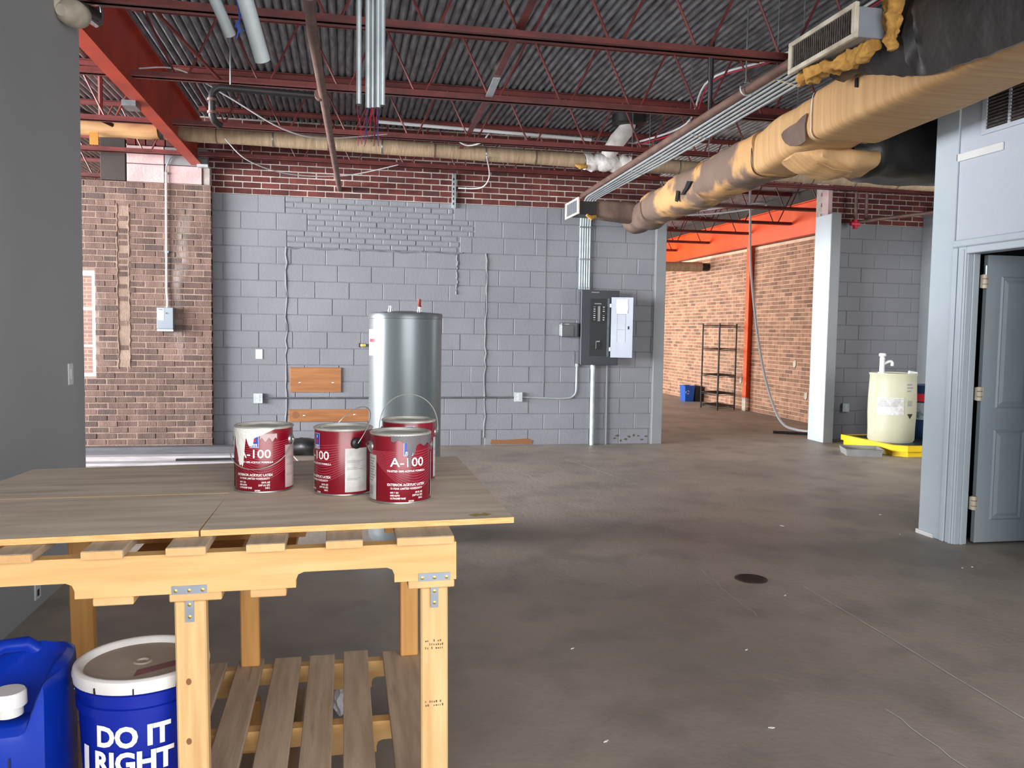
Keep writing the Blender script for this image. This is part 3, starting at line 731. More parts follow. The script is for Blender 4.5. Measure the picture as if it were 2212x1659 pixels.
can((-.232, 2.572, ztop(-.232)), -16, 'red paint can with white paint run down its front, leftmost on the bench', 132, {'white': 1, 'paper': 'can_paper_pink'})
can((-.003, 2.49, ztop(-.003)), -62, 'red paint can in the middle with a black handle plug', -38, {'plug': 1})
can((.153, 2.352, ztop(.153)), 9, 'red paint can with a grey drip over its logo, nearest the camera', -88, {'dark': 1})
can((.198, 2.66, ztop(.198)), -4, 'red paint can with its wire handle upright, behind the others', 2, {})

# ================================================================== BUCKET AND JUG UNDER THE BENCH
t = thing('plastic_bucket', (-.482, 2.158, .304), 'blue plastic bucket with a white lid under the bench', 'bucket', local=True)
bd = B().lathe([(0, 0), (.125, 0), (.13, .01), (.142, .262), (.147, .264), (.148, .285), (.1425, .287), (.1435, .305), (.149, .307), (.15, .318), (.144, .32), (.145, .335)], 56).build('bucket_body', 'blue_plastic', t, smooth=True)
ld = B().lathe([(.146, .322), (.1535, .324), (.1555, .340), (.153, .352), (.147, .356), (.141, .356), (.136, .352), (.130, .341)], 56).build('lid', 'lid_white', t, smooth=True)
B().lathe([(.131, .3415), (.06, .3425), (.022, .343), (.019, .346), (.015, .346), (.012, .342), (0, .342)], 48).build('lid_panel', 'dusty_top', ld, smooth=True, label='dusty sunken top of the lid')
b = B(); b.prism([(.0, -.095), (.11, -.02), (.105, .012), (.0, -.055)], .3432, .3442, 'z'); b.build('lid_label', 'lid_stripe', ld, label='faded maroon strip')
for a in (-28, 5, 40, 75, -65):
    aa = radians(a); B().obox((.1558*sin(aa), -.1558*cos(aa), .331), (.0025, .004, .016), Matrix.Rotation(aa, 3, 'Z')).build('tear_slit', 'void', ld)
b = B(); RB = .1425
wrap_text(b, 'DO IT', .066, -.004, .198, .1425, .04, sx=.95); b.build('bucket_lettering', 'print_white', bd); b = B(); wrap_text(b, 'RIGHT', .066, -.004, .137, .1418, .04, sx=.95)
b.build('bucket_lettering', 'print_white', bd)
wrap_rect(B(), -.135, -.115, .04, .19, .1415).build('side_label', 'print_white', bd)
bd.rotation_euler = (0, 0, radians(4))
B().tube([(.155*sin(a), .155*-cos(a), .285+.05*(abs(sin(a))-1)) for a in [pi/2+pi*i/24 for i in range(25)]], .002, 6).build('bail_handle', 'wire', t)

t = thing('plastic_jug', (-.79, 2.15, .304), 'blue plastic jug with a white cap beside the bucket', 'jug', local=True)
bd = B(); nz = 20
prof = [(0, .92), (.01, 1), (.20, 1), (.25, .99), (.285, .95)]
def jug_top(x, y):
    # the shoulder falls towards the front left spout and the handle well
    h = .375
    if x < .125: h = .375 - .115*min(1, (.125-x)/.04)*min(1, max(0, .2-(y+.10))/.14)
    return h
vs = []; fs = []; NX, NY = 18, 18; hx, hy = .142, .135
top = []
def sq(u, v):
    # map the square to a rounded square
    e = .55; l = max(abs(u), abs(v)); d = sqrt(u*u+v*v) or 1
    k = (1-e)+e*l/d if l > 0 else 1
    k = 1-(1-l/d)*.45*l if l > 0 else 1
    return u*hx*k, v*hy*k
for i in range(NX+1):
    for j in range(NY+1):
        x, y = sq(-1+2*i/NX, -1+2*j/NY); l = max(abs(-1+2*i/NX), abs(-1+2*j/NY)); h = jug_top(x, y)-.022*max(0, (l-.75)/.25)**2
        vs.append((x, y, h))
for i in range(NX):
    for j in range(NY): a = i*(NY+1)+j; fs.append((a, a+NY+1, a+NY+2, a+1))
bd.add(vs, fs)
rim = [i*(NY+1) for i in range(NX)] + [NX*(NY+1)+j for j in range(NY)] + [i*(NY+1)+NY for i in range(NX, 0, -1)] + [j for j in range(NY, 0, -1)]
n = len(rim); rows = []
for fz in (1.0, .93, .7, .35, .06, .0):
    rows.append([(vs[k][0]*(1.02 if fz < .99 else 1.0)*(1 if fz > .02 else .96), vs[k][1]*(1.02 if fz < .99 else 1.0)*(1 if fz > .02 else .96), vs[k][2]*fz) for k in rim])
bd.add([p for r in rows for p in r], [(r*n+k, r*n+(k+1) % n, (r+1)*n+(k+1) % n, (r+1)*n+k) for r in range(5) for k in range(n)])
bd = bd.build('jug_body', 'jug_blue', t, smooth=True)
B().tube([(.05, .10, .345), (.02, .085, .375), (-.02, .05, .382), (-.05, .02, .372), (-.065, -.005, .335), (-.068, -.015, .27)], [.022, .019, .018, .018, .018, .02], 12).build('handle', 'jug_blue', t, smooth=True)
B().lathe([(0, .318), (.034, .318), (.037, .314), (.038, .285), (.03, .283), (.03, .262)], 24, (.042, -.088, .012)).build('cap', 'lid_white', t, smooth=True)
b = B()
for s, x, z, sz in (("'2-1", .01, .155, .055), ('11', -.02, .105, .05)):
    tv, tf = text_mesh(s, sz, 0, 'LEFT', 0); b.add([(v.x*.7+x, -hy*1.02-.001, v.y+z) for v in tv], tf)
b.build('marker_writing', 'print_black', bd)
b = B().box(-.1, .055, -hy*1.02-.0012, -hy*1.02-.0004, .02, .095).build('paper_label', 'print_white', bd)
# crumpled paper beneath the shelf
b = B(); m = bmesh.new(); bmesh.ops.create_icosphere(m, subdivisions=3, radius=.05)
for v in m.verts:
    v.co *= 1+.45*noise.noise(v.co*38)
    v.co = Vector((v.co.x*.55+.02, 3.2+v.co.y, .05+v.co.z*1.0-.0))
b.add([v.co for v in m.verts], [[v.index for v in f.verts] for f in m.faces]); m.free()
mz = min(v[2] for v in b.v); b.v = [(x-.03, y, z-mz) for x, y, z in b.v]
tag(b.build('crumpled_paper', 'paper'), 'crumpled white paper on the floor behind the lower shelf', 'paper')

# ================================================================== WATER HEATER
t = thing('water_heater', (.418, 5.98, 0), 'tall grey cylindrical water heater behind the bench', 'water heater')
cx, cy, r = .418, 5.98, .252
B().lathe([(0, 0), (r-.012, 0), (r-.006, .01), (r, .05), (r, 1.535), (r+.001, 1.536)], 72, (cx, cy, 0)).build('tank_jacket', 'tank_grey', t, smooth=True)
B().lathe([(r+.001, 1.534), (r+.005, 1.536), (r+.005, 1.565), (r, 1.575), (.05, 1.59), (0, 1.59)], 72, (cx, cy, 0)).build('top_cap', 'tank_band', t, smooth=True)
for dx, h, m in ((-.108, .04, 'chrome'), (.095, .035, 'chrome')):
    B().lathe([(0, 1.585), (.018, 1.585), (.018, 1.60), (.013, 1.602), (.013, 1.585+h), (0, 1.585+h)], 16, (cx+dx, cy, 0)).build('water_nipple', m, t, smooth=True)
B().lathe([(.0, 1.62), (.014, 1.62), (.014, 1.628), (.011, 1.632), (.0115, 1.675), (.0, 1.676)], 16, (cx+.095, cy, 0)).build('hot_water_stub', 'copper_red', t, smooth=True, label='red capped outlet stub')
b = B().lathe([(r+.0012, 1.28), (r+.0012, 1.46)], 14, (cx, cy, 0), radians(185), radians(212)).build('warning_label', 'can_paper', t)
b = B()
for z, a in ((1.44, 0), (1.425, 3), (1.35, 1), (1.335, 4), (1.32, 2), (1.30, 5)): b.lathe([(r+.0018, z), (r+.0018, z+.006)], 8, (cx, cy, 0), radians(194), radians(210-a))
b.build('warning_print', 'print_grey', t)
B().lathe([(r+.0018, 1.372), (r+.0018, 1.395)], 8, (cx, cy, 0), radians(192), radians(211)).build('warning_stripe', 'print_red', t)
B().lathe([(0, 0), (.0, .016), (.016, .016), (.016, -.0), (.006, -.03)], 12).build('drain_valve', 'black_plastic', t, raw=True).matrix_local = Matrix.Translation((0.05, -r, .2)) @ Matrix.Rotation(radians(90), 4, 'X')
# ================================================================== ON THE BACK WALL
F0 = YB
def outlet(x, z, label, fy=None, sgn=-1, w=.07):
    fy = F0 if fy is None else fy
    t = thing('outlet_box', (x, fy-.03, z-.058), label, 'outlet')
    bx(x-.05, x+.05, fy-.045, fy, z-.058, z+.058).build('box', 'galv', t, bevel=.004)
    bx(x-.052, x+.052, fy-.05, fy-.045, z-.06, z+.06).build('cover_plate', 'galv_pale', t, bevel=.002)
    for dz in (-.024, .024):
        s = bx(x-.018, x+.018, fy-.054, fy-.05, z+dz-.017, z+dz+.017).build('socket', 'white_plastic', t, bevel=.002)
        b = B().box(x-.009, x-.006, fy-.0545, fy-.0539, z+dz-.006, z+dz+.006).box(x+.006, x+.009, fy-.0545, fy-.0539, z+dz-.006, z+dz+.006); b.build('slot', 'void', s)
    return t
outlet(-1.015, .605, 'surface outlet box at the left end of the wall conduit')
outlet(2.165, .622, 'surface outlet box between the water heater and the electrical panel')
outlet(6.93, .453, 'surface outlet box on the grey wall left of the white barrel', 10.8)
t = thing('blank_plate', (-1.005, F0, 1.075), 'white blank switch plate on the grey block wall', 'switch plate')
bx(-1.045, -.965, F0-.008, F0, 1.075, 1.19).build('plate', 'white_plastic', t, bevel=.002)
for z in (1.1, 1.165): B().box(-1.008, -1.002, F0-.009, F0-.008, z-.003, z+.003).build('screw', 'galv', t)
# conduit along the wall
pts = [(-.96, F0-.02, .605), (2.115, F0-.02, .615)]
tag(B().tube(pts, .011, 8).build('conduit_run', 'galv', smooth=True), 'thin horizontal conduit running behind the water heater', 'conduit')
cc = [(2.215, F0-.02, .618), (2.70, F0-.02, .60), (2.82, F0-.02, .605)] + [(2.82+.11*sin(a), F0-.02, .715-.11*cos(a)) for a in [pi/2*i/6 for i in range(1, 7)]] + [(2.93, F0-.02, 1.05)]
t = thing('bent_conduit', (2.6, F0-.02, .6), 'conduit bending up to the electrical panel', 'conduit')
B().tube(cc, .011, 8).build('tube', 'galv_pale', t, smooth=True)
bx(2.914, 2.946, F0-.04, F0, 1.01, 1.05).build('coupling', 'galv_pale', t, bevel=.004)
# boards with screws
for nm, xa, xb, za, zb, sc, lab in (('wood_board', -.647, -.04, .677, .978, ((-.53, .79), (-.14, .79)), 'wide varnished wood board screwed to the grey wall'), ('wood_board', -.661, .30, .317, .468, ((-.48, .39), (.12, .4)), 'narrow knotty wood board low on the grey wall')):
    t = thing(nm, ((xa+xb)/2, F0-.01, za), lab, 'board')
    bx(xa, xb, F0-.02, F0-.003, za, zb).build('plank', 'oak_board', t, bevel=.003)
    for x, z in sc: B().lathe([(0, .003), (.008, .002), (.011, 0)], 12).build('screw', 'chrome', t, raw=True).matrix_local = Matrix.Translation(Vector((x, F0-.02, z))-t.location) @ Matrix.Rotation(radians(90), 4, 'X')
    if zb < .6: B().lathe([(0, .0006), (.04, .0006), (.045, 0)], 16).build('knot', 'knot', t, raw=True).matrix_local = Matrix.Translation(Vector((-.58, F0-.02, .40))-t.location) @ Matrix.Rotation(radians(90), 4, 'X')
t = thing('brass_valve', (.235, F0-.03, 1.23), 'small brass valve on the wall beside the water heater', 'valve')
B().tube([(.235, F0, 1.255), (.235, F0-.05, 1.255)], .017, 10).build('stem', 'brass', t, smooth=True); bx(.19, .235, F0-.055, F0-.02, 1.235, 1.275).build('body', 'brass', t, bevel=.006); bx(.17, .19, F0-.04, F0-.03, 1.23, 1.28).build('lever', 'black_iron', t)
# galvanised strut and stain above
t = thing('strut_channel', (1.31, F0-.03, 2.96), 'short galvanised channel hanging against the brick band', 'channel')
b = B(); b.box(1.29, 1.335, F0-.012, F0-.006, 2.96, 3.38); b.box(1.29, 1.295, F0-.05, F0-.012, 2.96, 3.38); b.box(1.33, 1.335, F0-.05, F0-.012, 2.96, 3.38); b.build('channel', 'galv_pale', t)
for i in range(6): bx(1.306, 1.319, F0-.0135, F0-.0118, 3.0+i*.06, 3.03+i*.06).build('slot', 'void', t)

# ---- electrical panel
t = thing('electrical_panel', (3.185, F0-.07, 1.045), 'dark grey electrical breaker panel with its door open', 'electrical panel')
pf = F0-.145
bx(2.955, 3.42, pf, F0, 1.05, 1.975).build('enclosure', 'panel_grey', t, bevel=.003)
cv = bx(2.938, 3.437, pf-.01, pf, 1.04, 1.99).build('cover', 'panel_grey', t, bevel=.004)
bx(3.07, 3.17, pf-.012, pf-.01, 1.958, 1.968).build('nameplate', 'print_grey', cv)
dd = bx(3.055, 3.275, pf-.013, pf-.008, 1.155, 1.885).build('dead_front', 'panel_dark', t)
b = B().box(3.283, 3.291, pf-.028, pf-.01, 1.15, 1.89).box(3.296, 3.304, pf-.028, pf-.01, 1.15, 1.89); b.build('door_jamb', 'galv', t)
bx(3.11, 3.20, pf-.0145, pf-.013, 1.815, 1.826).build('maker_plate', 'print_grey', dd)
bx(3.152, 3.185, pf-.0165, pf-.013, 1.60, 1.79).build('number_strip', 'print_grey', dd)
for i in range(7):
    for s, (xa, xb) in enumerate(((3.085, 3.148), (3.189, 3.252))):
        if i == 3 and s: continue
        br = bx(xa, xb, pf-.022, pf-.013, 1.605+i*.027, 1.627+i*.027).build('breaker', 'black_plastic', dd)
        bx(xa+.012+.018*s, xb-.03+.018*s, pf-.032, pf-.022, 1.612+i*.027, 1.620+i*.027).build('breaker_toggle', 'white_plastic' if (i+s) % 3 else 'print_grey', t)
mb = bx(3.135, 3.195, pf-.026, pf-.013, 1.245, 1.35).build('main_breaker', 'black_plastic', dd, bevel=.003)
bx(3.145, 3.185, pf-.028, pf-.026, 1.335, 1.35).build('main_breaker_label', 'print_grey', t)
# the door swung open to the right
dm = Matrix.Rotation(radians(-158), 3, 'Z')
hx_, hy_ = 3.318, pf-.02
dw = .285
def dpt(u, d, z): return Vector((hx_+u*cos(radians(-16)), hy_+u*sin(radians(-16))-d, z))
door = B()
for z in (1.14, 1.905): door.v += [tuple(dpt(.012, 0, z)), tuple(dpt(dw, 0, z)), tuple(dpt(dw, .008, z)), tuple(dpt(.012, .008, z))]
door.f = [(0, 1, 2, 3), (7, 6, 5, 4), (0, 4, 5, 1), (1, 5, 6, 2), (2, 6, 7, 3), (3, 7, 4, 0)]
door = door.build('door', 'panel_light', t, label='light grey open door of the panel')
def dquad(u0, u1, z0, z1, d):
    b = B(); b.v = [tuple(dpt(u0, d, z0)), tuple(dpt(u1, d, z0)), tuple(dpt(u1, d, z1)), tuple(dpt(u0, d, z1))]; b.f = [(0, 1, 2, 3)]; return b
b = B(); m_ = 7
for i in range(m_):
    for j in range(m_): b.v.append(tuple(dpt(.075+.14*i/(m_-1)+.006*random.uniform(-1, 1), .010+.006*random.random(), 1.70+.18*j/(m_-1)+.004*random.uniform(-1, 1))))
b.f = [(i*m_+j, i*m_+m_+j, i*m_+m_+j+1, i*m_+j+1) for i in range(m_-1) for j in range(m_-1)]
b.build('directory_paper', 'paper', door, label='crinkled white paper pocket')
for z0, z1 in ((1.51, 1.69), (1.33, 1.50)):
    q = dquad(.085, .195, z0, z1, .009).build('door_recess', 'panel_light', door)
    for u0, u1, za, zb in ((.085, .09, z0, z1), (.19, .195, z0, z1), (.085, .195, z1-.006, z1)): dquad(u0, u1, za, zb, .0096).build('recess_edge', 'print_grey', t)
dquad(.222, .242, 1.5, 1.54, .0095).build('latch', 'print_black', door)
for z in (1.245, 1.80): B().tube([(hx_+.004, hy_-.004, z-.022), (hx_+.004, hy_-.004, z+.022)], .012, 10).build('hinge', 'chrome', t, smooth=True)
# timer box left of the panel
t = thing('timer_box', (2.80, F0-.05, 1.39), 'small dark grey metal box fixed left of the electrical panel', 'electrical box')
bx(2.695, 2.912, F0-.10, F0, 1.392, 1.572).build('case', 'box_grey', t, bevel=.006)
bx(2.70, 2.86, F0-.108, F0-.10, 1.40, 1.54).build('cover', 'box_grey', t, bevel=.004); bx(2.74, 2.80, F0-.102, F0-.1, 1.553, 1.557).build('label_line', 'white_plastic', t)
bx(2.69, 2.696, F0-.09, F0-.02, 1.41, 1.55).build('flange', 'galv_pale', t)
# pipes under the panel
t = thing('plastic_conduit', (3.14, F0-.04, 0), 'pale grey plastic conduit from the floor to the panel', 'conduit')
B().tube([(3.145, F0-.045, 0), (3.138, F0-.045, 1.05)], .029, 14).build('tube', 'galv_pale', t, smooth=True); B().tube([(3.138, F0-.045, .98), (3.138, F0-.045, 1.05)], .033, 14).build('coupling', 'galv_pale', t, smooth=True)
tag(B().tube([(3.345, F0-.02, 0), (3.338, F0-.02, 1.05)], .011, 8).build('thin_conduit', 'grey_trim', smooth=True), 'thin grey painted conduit beside the plastic one', 'conduit')
tag(bx(2.490, 2.502, F0-.007, F0-.003, .62, 3.0).build('painted_raceway', 'grey_wall'), 'slim grey painted raceway running up the block wall', 'raceway')
# bundle of conduits from the ceiling down to the panel
for i in range(5):
    x = 2.945+i*.0355; xd = 2.94+i*.031; zz = 3.135-i*.004
    pts = [(2.99+i*.04, 5.28, 3.287-i*.008), (2.99+i*.04, 5.45, 3.28-i*.008), (2.98+i*.038, 8, 3.205-i*.008), (xd, 10.2, zz)] + [(xd, 10.2+.32*sin(a), zz-.32+.32*cos(a)) for a in [pi/2*k/6 for k in range(1, 7)]]
    pts[-1] = (xd, F0-.03, zz-.32); pts += [(xd, F0-.03, 2.0)]
    t = thing('overhead_conduit', (x, 7, zz), ['first', 'second', 'third', 'fourth', 'fifth'][i]+' from the left of five metal conduits dropping to the panel', 'conduit', 'conduits dropping into the panel')
    B().tube(pts, .0118, 8).build('tube', 'galv_pale', t, smooth=True)
    B().tube([(xd, F0-.03, 2.0), (xd, F0-.03, 2.035)], .0155, 8).build('connector', 'galv', t, smooth=True)
    for z in (2.385, 2.79): bx(xd-.017, xd+.017, F0-.05, F0, z-.009, z+.009).build('strap', 'galv', t, bevel=.002)
for i, (Y, hz) in enumerate(((5.62, 3.267), (7.15, 3.222), (8.7, 3.177))):
    t = thing('conduit_hanger', (3.02, Y, hz), ['strut clip holding the conduits at the near joist', 'strut clip holding the conduits at the second joist', 'strut clip holding the conduits at the third joist'][i], 'hanger', 'conduit hangers')
    bx(2.97, 3.18, Y-.02, Y+.02, hz+.013, hz+.033).build('strut', 'galv', t)
    for k in range(5): bx(2.972+k*.039, 3.0+k*.039, Y-.012, Y+.012, hz-.012-k*.008, hz-.008-k*.008).build('clamp', 'chrome', t)
    for x in (2.978, 3.172): B().tube([(x, Y, hz+.03), (x, Y, 3.89)], .004, 6).build('rod', 'galv', t)

# ================================================================== LEFT BRICK WALL FITTINGS
t = thing('disconnect_box', (-2.016, YL-.05, 1.39), 'grey electrical disconnect box on the brick wall', 'electrical box')
bx(-2.10, -1.932, YL-.10, YL, 1.39, 1.66).build('case', 'disconnect', t, bevel=.005); bx(-2.104, -1.928, YL-.108, YL-.10, 1.42, 1.664).build('cover', 'disconnect', t, bevel=.004); bx(-2.104, -1.928, YL-.106, YL-.10, 1.392, 1.412).build('lower_lip', 'galv_pale', t)
lb = bx(-2.092, -2.03, YL-.110, YL-.108, 1.52, 1.65).build('warning_label', 'print_white', t)
bx(-2.085, -2.04, YL-.1105, YL-.1099, 1.633, 1.643).build('label_print', 'print_blue', lb)
for k, (za, m) in enumerate(((1.61, 'print_grey'), (1.60, 'print_grey'), (1.56, 'print_red'), (1.545, 'print_grey'), (1.535, 'print_grey'))): bx(-2.085, -2.045+.005*(k % 2), YL-.1105, YL-.1099, za, za+.005).build('label_print', m, t)
bx(-2.017, -2.0, YL-.118, YL-.108, 1.59, 1.605).build('latch', 'galv', t)
t = thing('conduit_riser', (-2.0, YL-.02, 1.66), 'white painted conduit rising from the disconnect box', 'conduit')
B().tube([(-2.005, YL-.03, 1.66), (-2.003, YL-.03, 1.75), (-2.012, YL-.022, 1.85), (-2.005, YL-.022, 3.2)], .013, 8).build('tube', 'white_plastic', t, smooth=True)
B().tube([(-2.005, YL-.022, 3.2), (-2.0, YL-.022, 3.27), (-1.96, YL-.03, 3.36), (-1.86, YL-.03, 3.43), (-1.75, YL-.03, 3.46)], .011, 8).build('flexible_whip', 'galv', t, smooth=True)
for z in (2.3, 3.19): bx(-2.03, -1.985, YL-.03, YL, z-.012, z+.012).build('strap', 'galv', t)
# near left wall fittings
t = thing('light_switch', (-1.55, 5.265, 1.115), 'white light switch plate on the dark left partition', 'switch')
bx(-1.55, -1.543, 5.225, 5.305, 1.115, 1.238).build('plate', 'white_plastic', t, bevel=.002); bx(-1.543, -1.538, 5.25, 5.28, 1.145, 1.208).build('rocker', 'white_plastic', t, bevel=.002)
t = thing('outlet_plate', (-1.55, 4.67, .05), 'pale outlet plate low on the left partition', 'outlet')
bx(-1.55, -1.543, 4.63, 4.71, .05, .165).build('plate', 'white_plastic', t, bevel=.002); bx(-1.543, -1.5425, 4.655, 4.685, .065, .1).build('socket', 'void', t)
t = thing('lamp_fixture', (-1.5, 5.3, 3.0), 'ivory and chrome lamp fixture at the top of the left partition', 'lamp')
B().tube([(-1.55, 5.15, 3.2), (-1.52, 5.15, 3.2)], .05, 16).build('wall_plate', 'dirty_ivory', t, smooth=True)
B().tube([(-1.515, 5.09, 3.16), (-1.5, 5.13, 3.17), (-1.49, 5.22, 3.19), (-1.485, 5.32, 3.21), (-1.48, 5.35, 3.215)], [.03, .062, .075, .068, .04], 20).build('lamp_shade', 'dirty_ivory', t, smooth=True)
B().tube([(-1.48, 5.36, 3.26), (-1.47, 5.56, 3.30)], [.04, .042], 16).build('socket', 'black_iron', t, smooth=True)
B().tube([(-1.47, 5.42, 3.235), (-1.46, 5.55, 3.245), (-1.46, 5.64, 3.28), (-1.46, 5.66, 3.33), (-1.46, 5.62, 3.42), (-1.47, 5.5, 3.6)], .02, 12).build('chrome_arm', 'chrome', t, smooth=True)
# ================================================================== CEILING PIPES
t = thing('insulated_pipe', (2.5, 9.3, 3.31), 'long tan paper wrapped pipe crossing below the joists', 'pipe')
def tp(x): return 3.43-(x+2)*.012
pts = [(x, 9.3, tp(x)) for x in [-1.85+i*.35 for i in range(29)]]
B().tube(pts, [.078+.003*sin(i*2.1) for i in range(len(pts))], 18).build('wrap', 'kraft_pipe', t, smooth=True)
pts = [(-2.95+i*.09, 9.3, 3.43+.006*sin(i*1.7)) for i in range(13)]
B().tube(pts, [.08+.008*abs(sin(i*1.3)) for i in range(13)], 18).build('wrap_end', 'kraft', t, smooth=True, label='looser crinkled tan wrap left of the beam')
for i in range(16):
    x = -1.3+i*.56
    B().tube([(x-.006, 9.3, tp(x)), (x+.006, 9.3, tp(x))], .082, 18).build('seam_band', 'galv' if i % 2 else 'rust_pipe', t, smooth=True)
B().lathe([(.086, -.02), (.09, -.02), (.09, .02), (.086, .02)], 20).build('hanger_ring', 'black_iron', t, raw=True).matrix_local = Matrix.Translation(Vector((-1.83, 9.3, 3.43))-t.location) @ Matrix.Rotation(radians(90), 4, 'Y')
B().tube([(-1.83, 9.3, 3.51), (-1.83, 9.3, 3.85)], .008, 6).build('hanger_rod', 'black_iron', t)
# white wrapped flue
t = thing('flue_pipe', (2.98, 9.2, 3.4), 'white wrapped flue dropping from the roof hood to the tan pipe', 'flue')
B().tube([(3.10, 9.18, 3.9), (3.10, 9.18, 3.78), (3.06, 9.2, 3.70), (2.98, 9.22, 3.60), (2.92, 9.26, 3.5), (2.88, 9.28, 3.42)], [.075, .078, .092, .095, .085, .08], 16).build('flue_wrap', 'white_wrap', t, smooth=True)
pts = [(2.62+i*.05, 9.3+.01*sin(i), 3.365+.012*sin(i*2.3)) for i in range(12)]
B().tube(pts, [.086+.014*abs(sin(i*1.9+.4)) for i in range(12)], 18).build('torn_wrap', 'white_wrap', t, smooth=True, label='torn white insulation around the tan pipe')
B().tube([(2.5, 9.22, 3.31), (2.56, 9.22, 3.29), (2.64, 9.23, 3.30)], [.01, .03, .02], 8).build('fiberglass_tuft', 'fiberglass', t, smooth=True)
t = thing('roof_hood', (3.08, 8.45, 3.75), 'dark round roof hood under the deck above the white flue', 'roof hood')
B().lathe([(0, .13), (.17, .13), (.19, .12), (.19, .02), (.16, 0), (.09, 0), (.09, .05)], 28, (3.10, 9.18, 3.76)).build('hood', 'black_iron', t, smooth=True)
# sprinkler pipes
t = thing('sprinkler_pipe', (-.13, 5, 3.15), 'brown iron pipe running from overhead to the brick band', 'pipe')
B().tube([(-.2, -3, 3.17), (-.19, 5.2, 3.17), (-.07, YB, 3.13)], .031, 12).build('tube', 'rust_pipe', t, smooth=True)
for y in (6.5, 4.6): B().tube([(-.185, y-.03, 3.17), (-.185, y+.03, 3.17)], .04, 12).build('coupling', 'rust_pipe', t, smooth=True)
B().tube([(-.075, 10.42, 3.13), (-.075, 10.36, 3.15), (-.085, 10.36, 3.2)], .016, 8).build('red_fitting', 'print_red', t, smooth=True)
t = thing('black_iron_pipe', (-.55, 6.56, 3.0), 'black iron branch pipe turning down beside the beam', 'pipe')
pts = [(-.16, 6.55, 3.17), (-.88, 6.56, 3.19)] + [(-.88-.07*sin(a), 6.56, 3.12+.07*cos(a)) for a in [pi/2*i/5 for i in range(1, 6)]] + [(-.95, 6.56, 2.99), (-.935, 6.58, 2.95), (-.9, 6.62, 2.93)]
B().tube(pts, .026, 12).build('tube', 'black_iron', t, smooth=True)
for c in ((-.95, 6.56, 3.09), (-.95, 6.56, 3.0)): B().tube([c, (c[0], c[1], c[2]+.018)], .034, 12).build('collar', 'rust_pipe', t, smooth=True)
B().tube([(-.82, 6.56, 3.21), (-.82, 6.56, 3.89)], .007, 6).build('hanger_rod', 'galv', t)
t = thing('overhead_pipe', (2.95, 7, 3.2), 'brown overhead pipe running beside the metal conduits', 'pipe')
B().tube([(2.95, 5.29, 3.303), (2.955, 7, 3.272), (2.965, YB, 3.19)], .033, 12).build('tube', 'rust_pipe', t, smooth=True)
t = thing('pipe_hanger', (2.89, 5.95, 3.2), 'thin rod and hook carrying the brown overhead pipe', 'hanger')
B().tube([(2.93, 6.0, 3.34), (2.93, 6.0, 3.89)], .006, 6).build('rod', 'galv', t)
B().tube([(2.935+.048*sin(a), 6.0, 3.295+.048*cos(a)) for a in [pi*2*.85*i/14-.3 for i in range(15)]], .006, 6).build('hook', 'galv_pale', t)
tag(B().tube([(2.98, 6.75, 3.30), (2.98, 6.75, 3.58), (2.98, 6.75, 3.59), (2.98, 6.75, 3.89)], [.02, .02, .026, .026], 12).build('vent_stack', 'black_iron', smooth=True), 'short black vertical pipe between the deck and the brown pipe', 'pipe')
tag(B().tube([(.32, 8.95, 3.58), (2.6, 8.95, 3.53)], .018, 10).build('white_plastic_tube', 'cable_white', smooth=True), 'straight white plastic tube above the tan pipe', 'tube')
# hanging conduits with wires
for i, (x, y, zb, zt) in enumerate(((.059, 4.0, 2.485, 3.42), (.10, 4.0, 2.47, 3.44), (.122, 4.03, 2.48, 3.46), (.145, 4.0, 2.475, 3.43), (.166, 4.01, 2.49, 3.45))):
    t = thing('hanging_conduit', (x, y, zb), ['first', 'second', 'third', 'fourth', 'fifth'][i]+' from the left of five conduits hanging above the paint cans', 'conduit', 'conduits hanging above the cans')
    B().tube([(x, y, zb), (x-.004, y, 3.9)], .0125, 10, cap=False).build('tube', 'galv_pale', t, smooth=True)
    B().lathe([(0, .002), (.0115, .002)], 10, (x, y, zb)).build('open_end', 'void', t)
    for k in range(3 if i in (1, 2, 3) else 1):
        pp = [(x+.004*k-.004, y, zb+.02)]; dx = random.uniform(-.03, .01)
        for j in range(1, 7): pp.append((pp[-1][0]+dx*.35+random.uniform(-.006, .006), y-.004*j, zb-.03*j*random.uniform(.7, 1.1)))
        B().tube(pp, .0016, 5).build('loose_wire', ['wire_red', 'wire_dark', 'wire_blue'][(i+k) % 3] if i != 2 else 'wire_red', t)
for nm, a, b_, r_, lab in (('grey_conduit_tube', (-.44, 2.62, 2.56), (-.352, 2.82, 2.372), .0175, 'thin grey conduit tube slanting down at the top'), ('grey_conduit_tube', (-.345, 2.55, 2.62), (-.254, 2.8, 2.295), .024, 'thick grey conduit tube slanting down at the top')):
    d_ = Vector(a)-Vector(b_); top = Vector(b_)+d_*(3.9-b_[2])/d_.z
    t = thing(nm, b_, lab, 'conduit'); B().tube([tuple(top), b_], r_, 16, cap=False).build('tube', 'galv_pale', t, smooth=True)
    B().tube([b_, tuple(Vector(b_)+d_.normalized()*.006)], r_*.85, 16).build('open_end', 'void', t)
t = thing('blue_wires', (-.29, 2.75, 2.3), 'loose blue wires dangling between the grey tubes', 'wire')
for k in range(3):
    B().tube([(-.345+.045*k, 2.74, 3.0), (-.345+.045*k, 2.74, 2.62), (-.335+.022*k, 2.745, 2.5), (-.318+.006*k, 2.75, 2.42), (-.318-.006*k, 2.75, 2.375), (-.325+.012*k, 2.75, 2.34+.012*k)], .0018, 5).build('wire', 'wire_blue', t)
